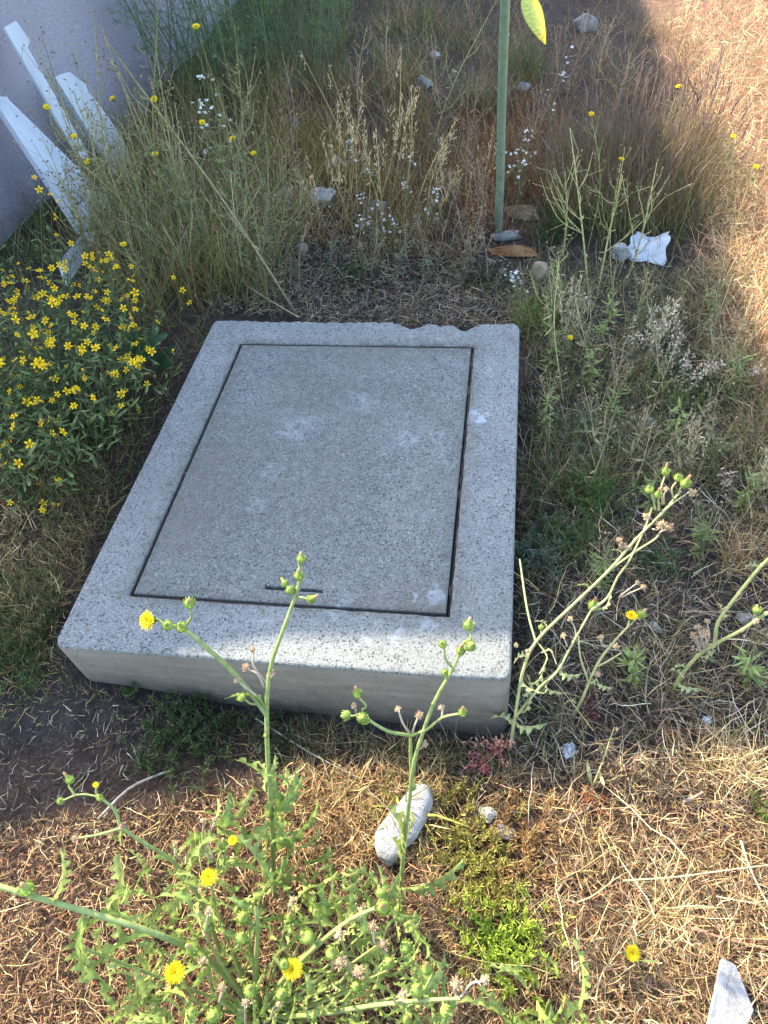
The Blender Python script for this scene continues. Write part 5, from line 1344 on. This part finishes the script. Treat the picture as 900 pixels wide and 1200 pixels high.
# fennel at the top
def fennel(label, cpx, rx, H, n, seed):
    rs = np.random.default_rng(seed); c = on(*cpx); p = Plant('fennel', c, label, 'fennel'); sm = MB()
    for k in range(n):
        o = np.array([max(c[0] + rs.normal(0, rx), HX + .15), c[1] + rs.normal(0, rx), 0]); o[2] = float(gz(o[0], o[1]))
        d = unit((rs.normal(0, .22), rs.normal(0, .22), 1)); L = H * rs.uniform(.6, 1.1); e = o + d * L
        p.stem([o, (o + e) / 2, e], [.005, .0018], (.16, .21, .10), (.20, .25, .11), 5)
        for _ in range(16):
            t = rs.uniform(.15, 1); b0 = o + (e - o) * t; bd = unit((rs.normal(0, 1), rs.normal(0, 1), rs.uniform(.2, 1))); bl = rs.uniform(.08, .2)
            for _ in range(26):
                u = rs.uniform(.1, 1); q = b0 + bd * bl * u; fd = unit(bd + rs.normal(0, .7, 3))
                f = rs.uniform(.02, .05); w = .0009
                sd = unit(np.cross(fd, rs.normal(size=3))) * w
                sm.add([q - sd, q + sd, q + fd * f], np.array((.12, .175, .07)) * rs.uniform(.45, 1.8), tris=[(0, 1, 2)])
    [setattr(c_, 'name', 'stems') or c_.__setitem__('kind', 'stuff') for c_ in p.done('stem', M['green']).children]; sm.build('leaves', M['green'], p.root, p.base)['kind'] = 'stuff'


fennel('feathery dark green fennel growing thick by the wall', (262, 118), .17, .9, 40, 1)
fennel('feathery green fennel thinning out toward the dry grass', (350, 75), .2, .7, 30, 2)

# pinkish red withered weeds at the front corner of the cover
def red_weed(label, cpx, H, col, seed, name='red_weed'):
    rs = np.random.default_rng(seed); c = on(*cpx); p = Plant(name, c, label, 'weed', 'withered reddish weeds'); sm = MB(); col = np.array(col)
    for k in range(9):
        e = c + np.array([rs.normal(0, .02), rs.normal(0, .02), H * rs.uniform(.4, 1)]); p.stem([c + rs.normal(0, .006, 3) * (1, 1, 0), (c + e) / 2, e], [.0012, .0008], (.2, .1, .06), (.3, .16, .1), 4)
        for _ in range(14):
            q = c + (e - c) * rs.uniform(.5, 1.05) + rs.normal(0, .004, 3); sm.petal(q, rs.normal(size=3), rs.normal(size=3), rs.uniform(.006, .012), .004, col * rs.uniform(.6, 1.2), col * rs.uniform(.8, 1.4))
    [c_.__setitem__('kind', 'stuff') for c_ in p.done('stems', M['dry']).children]; sm.build('leaves', M['petal'], p.root, p.base)['kind'] = 'stuff'


red_weed('small rosy red withered weed at the foot of the front corner', (568, 895), .035, (.62, .17, .19), 1)
red_weed('salmon coloured withered sprig leaning on the front corner', (584, 880), .075, (.62, .30, .20), 2)
red_weed('dull red low weed in the shade past the front corner', (690, 840), .04, (.16, .06, .05), 3)
red_weed('orange red dried leaves among the shaded straw', (792, 865), .02, (.42, .13, .04), 4)
red_weed('dark red withered weed under the back of the yellow bush', (235, 305), .06, (.20, .08, .07), 5)
red_weed('tan curled dried leaves at the foot of the tall green stalk', (562, 280), .13, (.46, .33, .16), 8)
red_weed('brownish pink withered weed below the yellow bush', (62, 545), .06, (.24, .13, .11), 6)
red_weed('reddish dry weed in the sunlit straw by the mossy patch', (690, 945), .03, (.35, .12, .05), 7)

# ------------------------------------------------------------------ tall green stalk
c = on(584, 272)
p = Plant('tall_green_stalk', c, 'tall thick blue green stalk with a yellowing leaf rising behind the cover', 'plant stalk')
t0 = at(592, 0, .93); t1 = t0 + (t0 - c) * .45
m = MB(); m.tube([c - (0, 0, .02), c + (t0 - c) * .33 + (.001, 0, 0), c + (t0 - c) * .66 - (.001, 0, 0), t0, t1], [.0150, .0138, .0128, .0120, .009], (.21, .27, .19), 12, (.22, .30, .19), 5)
for k in range(9):
    t = .1 + k * .1; q = c + (t0 - c) * t; a = k * 2.4
    m.lathe(q + .0128 * np.array((math.cos(a), math.sin(a), 0)), (math.cos(a), math.sin(a), .2), [(-.003, .004), (.001, .003), (.0018, .0006)], (.32, .34, .26), 6)
m.build('stalk', M['waxy'], p.root, p.base)
BIGLEAF = plain_leaf('drooping_leaf', .19, .021, .6, .25, (.36, .42, .05), None, 11)
me_y = plain_leaf('drooping_leaf_yellow', .26, .024, .7, .05, (.36, .42, .05), None, 11)
ca = me_y.color_attributes['Col']
for i_, v in enumerate(me_y.vertices):
    t = v.co.x / .26; k_ = max(0., min(1., (t - .72) / .25)); a_ = ca.data[i_].color
    ca.data[i_].color = (a_[0] * (1 - k_) + .70 * k_, a_[1] * (1 - k_) + .48 * k_, a_[2] * (1 - k_) + .01 * k_, 1)
tipq = at(637, 46, .80)
d = unit(tipq - at(612, -14, .84)); d = unit(tipq - at(606, -30, .86))
o = p.put('leaf', me_y, tipq - d * .255, d, 1.0, 0, 'X')
zz = VIEW(tipq); zz = unit(zz - d * np.dot(zz, d)); yy = np.cross(zz, d)
o.rotation_euler = Matrix(((d[0], yy[0], zz[0]), (d[1], yy[1], zz[1]), (d[2], yy[2], zz[2]))).to_euler()
tag(o, 'hanging leaf turning yellow at its tip')
for k in range(7):
    a = k * 2.4 + 2.2; q = t0 + (t1 - t0) * (.35 + .09 * k)
    p.put('leaf', BIGLEAF, q, (math.cos(a), math.sin(a), .5), random.uniform(.7, 1.0), 0, 'X')

# ------------------------------------------------------------------ stones, bark and scraps
def rock(name, label, cpx, size, mat, seed, cat='stone', rot=0.0, sink=.4, group=None, rough=.18, sub=3, soft=False):
    r = np.random.default_rng(seed); bm = bmesh.new(); bmesh.ops.create_icosphere(bm, subdivisions=sub, radius=1)
    cuts = [(unit(r.normal(size=3)), r.uniform(.45, .85) + (.08 if soft else 0)) for _ in range(16)]; ks = r.normal(size=(7, 3)) * 2.2; ph = r.uniform(0, 6, 7)
    for v in bm.verts:
        q = np.array(v.co)
        for n, d in cuts:
            e = q @ n - d
            if e > 0: q = q - n * e * .97
        q *= 1 + rough * .4 * sum(math.sin(q @ k_ + h) for k_, h in zip(ks, ph)) / 3 + r.normal(0, .012)
        v.co = q * np.array(size)
    for f in bm.faces: f.smooth = soft
    me = bpy.data.meshes.new(name); bm.to_mesh(me); bm.free(); me.materials.append(mat)
    c = on(*cpx); o = obj(name, me, None, c + np.array([0, 0, size[2] * (1 - 2 * sink)]), (r.uniform(-.15, .15), r.uniform(-.15, .15), rot))
    return tag(o, label, cat, group)


# long stone in front of the cover
a0 = on(445, 1022); a1 = on(492, 938); ang = math.atan2(a1[1] - a0[1], a1[0] - a0[0])
o = rock('long_stone', 'long pale grey stone lying in the sunny straw before the cover', (468, 980), (.100, .044, .040), M['pale_stone'], 5, rot=ang, sink=.24, rough=.34, soft=True)
rock('pebble', 'pale stone under the mossy feathery patch', (590, 975), (.028, .02, .014), M['rock'], 5, sink=.5)
rock('pebble', 'white stone fragment beside the rusty mat', (572, 955), (.02, .018, .016), M['white_stone'], 6)
rock('rock', 'pale broken rock with a bright face in the weeds behind the cover', (380, 243), (.062, .05, .06), M['white_stone'], 8, rot=.5, sink=.2, rough=.25)
rock('rock', 'tall narrow speckled grey rock beside the bright faced rock', (340, 245), (.035, .03, .062), M['rock'], 9, sink=.25)
rock('rock', 'small pale rock low in the litter behind the cover', (354, 294), (.032, .028, .026), M['white_stone'], 10)
rock('rock', 'grey rock half hidden by white flowers', (440, 248), (.07, .05, .05), M['rock'], 11, sink=.35)
rock('rock', 'flat grey rock under the golden stalks', (400, 200), (.08, .06, .05), M['rock'], 12, sink=.35)
rock('rock', 'bright white rock in the dry grass near the top', (497, 103), (.05, .04, .045), M['white_stone'], 13, sink=.2)
rock('rock', 'small white rock highest in the dry grass', (511, 70), (.035, .03, .03), M['white_stone'], 14, sink=.2)
rock('rock', 'grey rock behind the mustard stalks', (510, 170), (.07, .06, .06), M['rock'], 15)
rock('rock', 'grey stone beside the white scrap', (728, 308), (.05, .04, .04), M['white_stone'], 17, sink=.1, rough=.3)
rock('rock', 'tan upright stone below the orange bark', (633, 330), (.034, .026, .055), M['rock_tan'], 18, sink=.15, rough=.08)
rock('rock', 'pale rock pile stone behind the tall stalk', (612, 104), (.06, .035, .03), M['white_stone'], 19)
rock('rock', 'small angular stone by the fluffy stalks', (767, 372), (.024, .02, .022), M['rock'], 20, sink=.1)
rock('rock', 'pale flat stones stone among the grass past the chipped end', (757, 497), (.035, .025, .02), M['white_stone'], 21, rough=.3)
rock('pebble', 'pale oval pebble below the slender thistle', (767, 738), (.018, .012, .012), M['white_stone'], 22, rot=-.6, sink=.15)
rock('pebble', 'grey flat pebble beside the arching thistle', (877, 728), (.03, .025, .016), M['rock'], 23)
rock('pebble', 'tiny bright pebble near the sun edge of the shaded straw', (828, 846), (.010, .010, .010), M['paper'], 25, sink=.1)
rock('rock', 'grey rock in the far dry grass', (690, 35), (.10, .07, .07), M['rock'], 26, sink=.35)
rock('rock', 'dull rock peeking from behind the green fennel', (345, 150), (.05, .04, .05), M['rock'], 27)


def curled(name, label, cpx, L, R, arc, mat, rot, tilt=0.0, z=.0, cat='bark'):
    """a curled shell of bark with thickness"""
    r = np.random.default_rng(int(L * 1e4)); V = []; n, k = 10, 9; q = []
    for side, off in ((0, 0), (1, -.004)):
        for i in range(n):
            t = i / (n - 1)
            for j in range(k):
                a = -arc / 2 + arc * j / (k - 1) + HALF + .15 * math.sin(3 * t)
                rr = R * (1 - .3 * (2 * t - 1) ** 2) * (1 + .08 * math.sin(7 * t + j)) + off
                V.append(((t - .5) * L + .01 * math.sin(j), rr * math.cos(a), rr * math.sin(a)))
    for s_ in (0, 1):
        for i in range(n - 1):
            for j in range(k - 1):
                f = [s_ * n * k + i * k + j, s_ * n * k + (i + 1) * k + j, s_ * n * k + (i + 1) * k + j + 1, s_ * n * k + i * k + j + 1]; q.append(f if s_ else f[::-1])
    o_ = n * k
    for j in range(k - 1):
        q.append((j, j + 1, o_ + j + 1, o_ + j)); e = (n - 1) * k; q.append((e + j + 1, e + j, o_ + e + j, o_ + e + j + 1))
    for i in range(n - 1):
        q.append((i * k, o_ + i * k, o_ + (i + 1) * k, (i + 1) * k)); e = k - 1; q.append((i * k + e, (i + 1) * k + e, o_ + (i + 1) * k + e, o_ + i * k + e))
    me = np_mesh(name, np.array(V), [np.array(q)], mat)
    return tag(obj(name, me, None, on(*cpx) + np.array([0, 0, z]), (tilt, 0, rot)), label, cat)


curled('bark_piece', 'curled greyish brown bark lying behind the tall green stalk base', (612, 252), .13, .045, 2.8, M['bark'], -.25, -.2, -.008)
curled('bark_piece', 'orange brown curled bark at the foot of the tall green stalk', (600, 298), .17, .04, 2.6, M['orange'], -.05, -.4, -.01)
curled('bark_piece', 'short grey log piece between the two bark pieces', (594, 280), .10, .02, 5.8, M['rock'], .2, 0, .012)


def crumple(name, label, cpx, size, mat, rot, seed, cat='scrap'):
    """a torn sheet, folded and resting on the weeds"""
    r = np.random.default_rng(seed); n = 13; V = []; q = []
    folds = [(unit(r.normal(size=2)), r.uniform(-.25, .25), r.uniform(.35, .8) * r.choice([-1, 1])) for _ in range(6)]
    for i in range(n):
        for j in range(n):
            x, y = i / (n - 1) - .5, j / (n - 1) - .5
            e_ = 1 + .10 * math.sin(9 * x + seed) + .08 * math.sin(13 * y)
            z = 0.0
            for d_, o_, k_ in folds: z += k_ * abs(d_ @ (x, y) - o_) * .45
            V.append((x * size[0] * e_ * (1 - .3 * y), y * size[1] * e_, z * size[2] + .002 * r.normal()))
    V = np.array(V); V[:, 2] -= V[:, 2].min()
    q = [(i * n + j, (i + 1) * n + j, (i + 1) * n + j + 1, i * n + j + 1) for i in range(n - 1) for j in range(n - 1)]
    lo = V.copy(); lo[:, 2] -= .0016; m_ = n * n
    q2 = [(a_ + m_, d_ + m_, c_ + m_, b_ + m_) for a_, b_, c_, d_ in q]
    rim_ = [i * n for i in range(n)] + [(n - 1) * n + j for j in range(1, n)] + [i * n + n - 1 for i in range(n - 2, -1, -1)] + [j for j in range(n - 2, 0, -1)]
    q3 = [(rim_[k], rim_[k] + m_, rim_[(k + 1) % len(rim_)] + m_, rim_[(k + 1) % len(rim_)]) for k in range(len(rim_))]
    me = np_mesh(name, np.vstack([V, lo]), [np.array(q + q2 + q3)], mat, None, False)
    return tag(obj(name, me, None, on(*cpx) + np.array([0, 0, .008]), (.45, .1, rot)), label, cat)


crumple('paper_scrap', 'crumpled bluish white scrap lying before the fountain grass', (755, 298), (.13, .12, .14), M['paper'], -.3, 3)
crumple('paper_scrap', 'small white scrap lying in the shade past the front corner', (664, 882), (.03, .025, .03), M['paper'], .6, 8)

# white board bit at the bottom right corner
cpt = on(850, 1165)
bm = bmesh.new()
out = [at(846, 1122, .040), at(862, 1130, .028), at(884, 1184, .014), at(876, 1202, .014), at(842, 1240, .022), at(826, 1215, .030)]
f = [bm.verts.new(q - cpt) for q in out]; bk = [bm.verts.new(q - cpt - np.array([0, 0, .014])) for q in out]
bm.faces.new(f); bm.faces.new(bk[::-1])
for i_ in range(6): bm.faces.new((f[i_], bk[i_], bk[(i_ + 1) % 6], f[(i_ + 1) % 6]))
bmesh.ops.recalc_face_normals(bm, faces=bm.faces[:]); bmesh.ops.bevel(bm, geom=bm.edges[:], offset=.0015, segments=1, affect='EDGES')
me = bpy.data.meshes.new('board_fragment'); bm.to_mesh(me); bm.free(); me.materials.append(M['white_stone'])
tag(obj('board_fragment', me, None, cpt), 'broken white board fragment half buried in the sunlit straw', 'board')

# twigs and sticks lying about
def stick(label, pix, r, col, seed, zs=.012, name='stick'):
    pts = [on(px, py, zs) for px, py in pix]; c = pts[0]; m_ = MB(); m_.tube(pts, [r, r * .8, r * .6], col, 6, np.array(col) * 1.15)
    rs = np.random.default_rng(seed)
    o_ = obj(name, None or (m_.v.__setitem__(0, m_.v[0] - c) or m_.mesh(name, M['dry'])), None, c)
    return tag(o_, label, 'stick')


stick('grey stick lying on the bare earth toward the feathery weed', [(115, 960), (150, 925), (185, 908), (205, 902)], .0032, (.30, .27, .23), 1)
stick('long dark stick in the litter behind the cover', [(405, 372), (440, 352), (480, 345), (540, 335)], .006, (.10, .085, .075), 2)
stick('pale straw stick leaning on the back left corner of the cover', [(255, 300), (290, 335), (350, 372)], .0036, (.40, .31, .18), 3, .03)
stick('brown stick in the sunlit straw with a bend', [(650, 1050), (670, 1020), (688, 998)], .003, (.28, .19, .12), 4, .02)
stick('short grey stick at the shade line', [(655, 965), (672, 957), (690, 948)], .0032, (.28, .22, .16), 5, .015)
stick('long thin pale stalk lying across the sunlit straw', [(730, 1032), (790, 1028), (850, 1020), (930, 1010)], .0018, (.52, .42, .22), 6, .045)
stick('reddish stick near the buried white fragment', [(800, 1085), (850, 1100), (930, 1120)], .003, (.30, .17, .11), 7, .025)
stick('pale flattened stalk standing by the bottom corner', [(868, 985), (880, 1020), (905, 1070)], .0024, (.46, .38, .25), 8, .03)
stick('long grey straw crossing the weeds under the front face', [(300, 842), (360, 880), (420, 912)], .0022, (.26, .25, .19), 9, .02)
stick('grey dry stick beside the sunny board edge', [(800, 940), (812, 935), (824, 928)], .004, (.36, .28, .22), 10, .02)
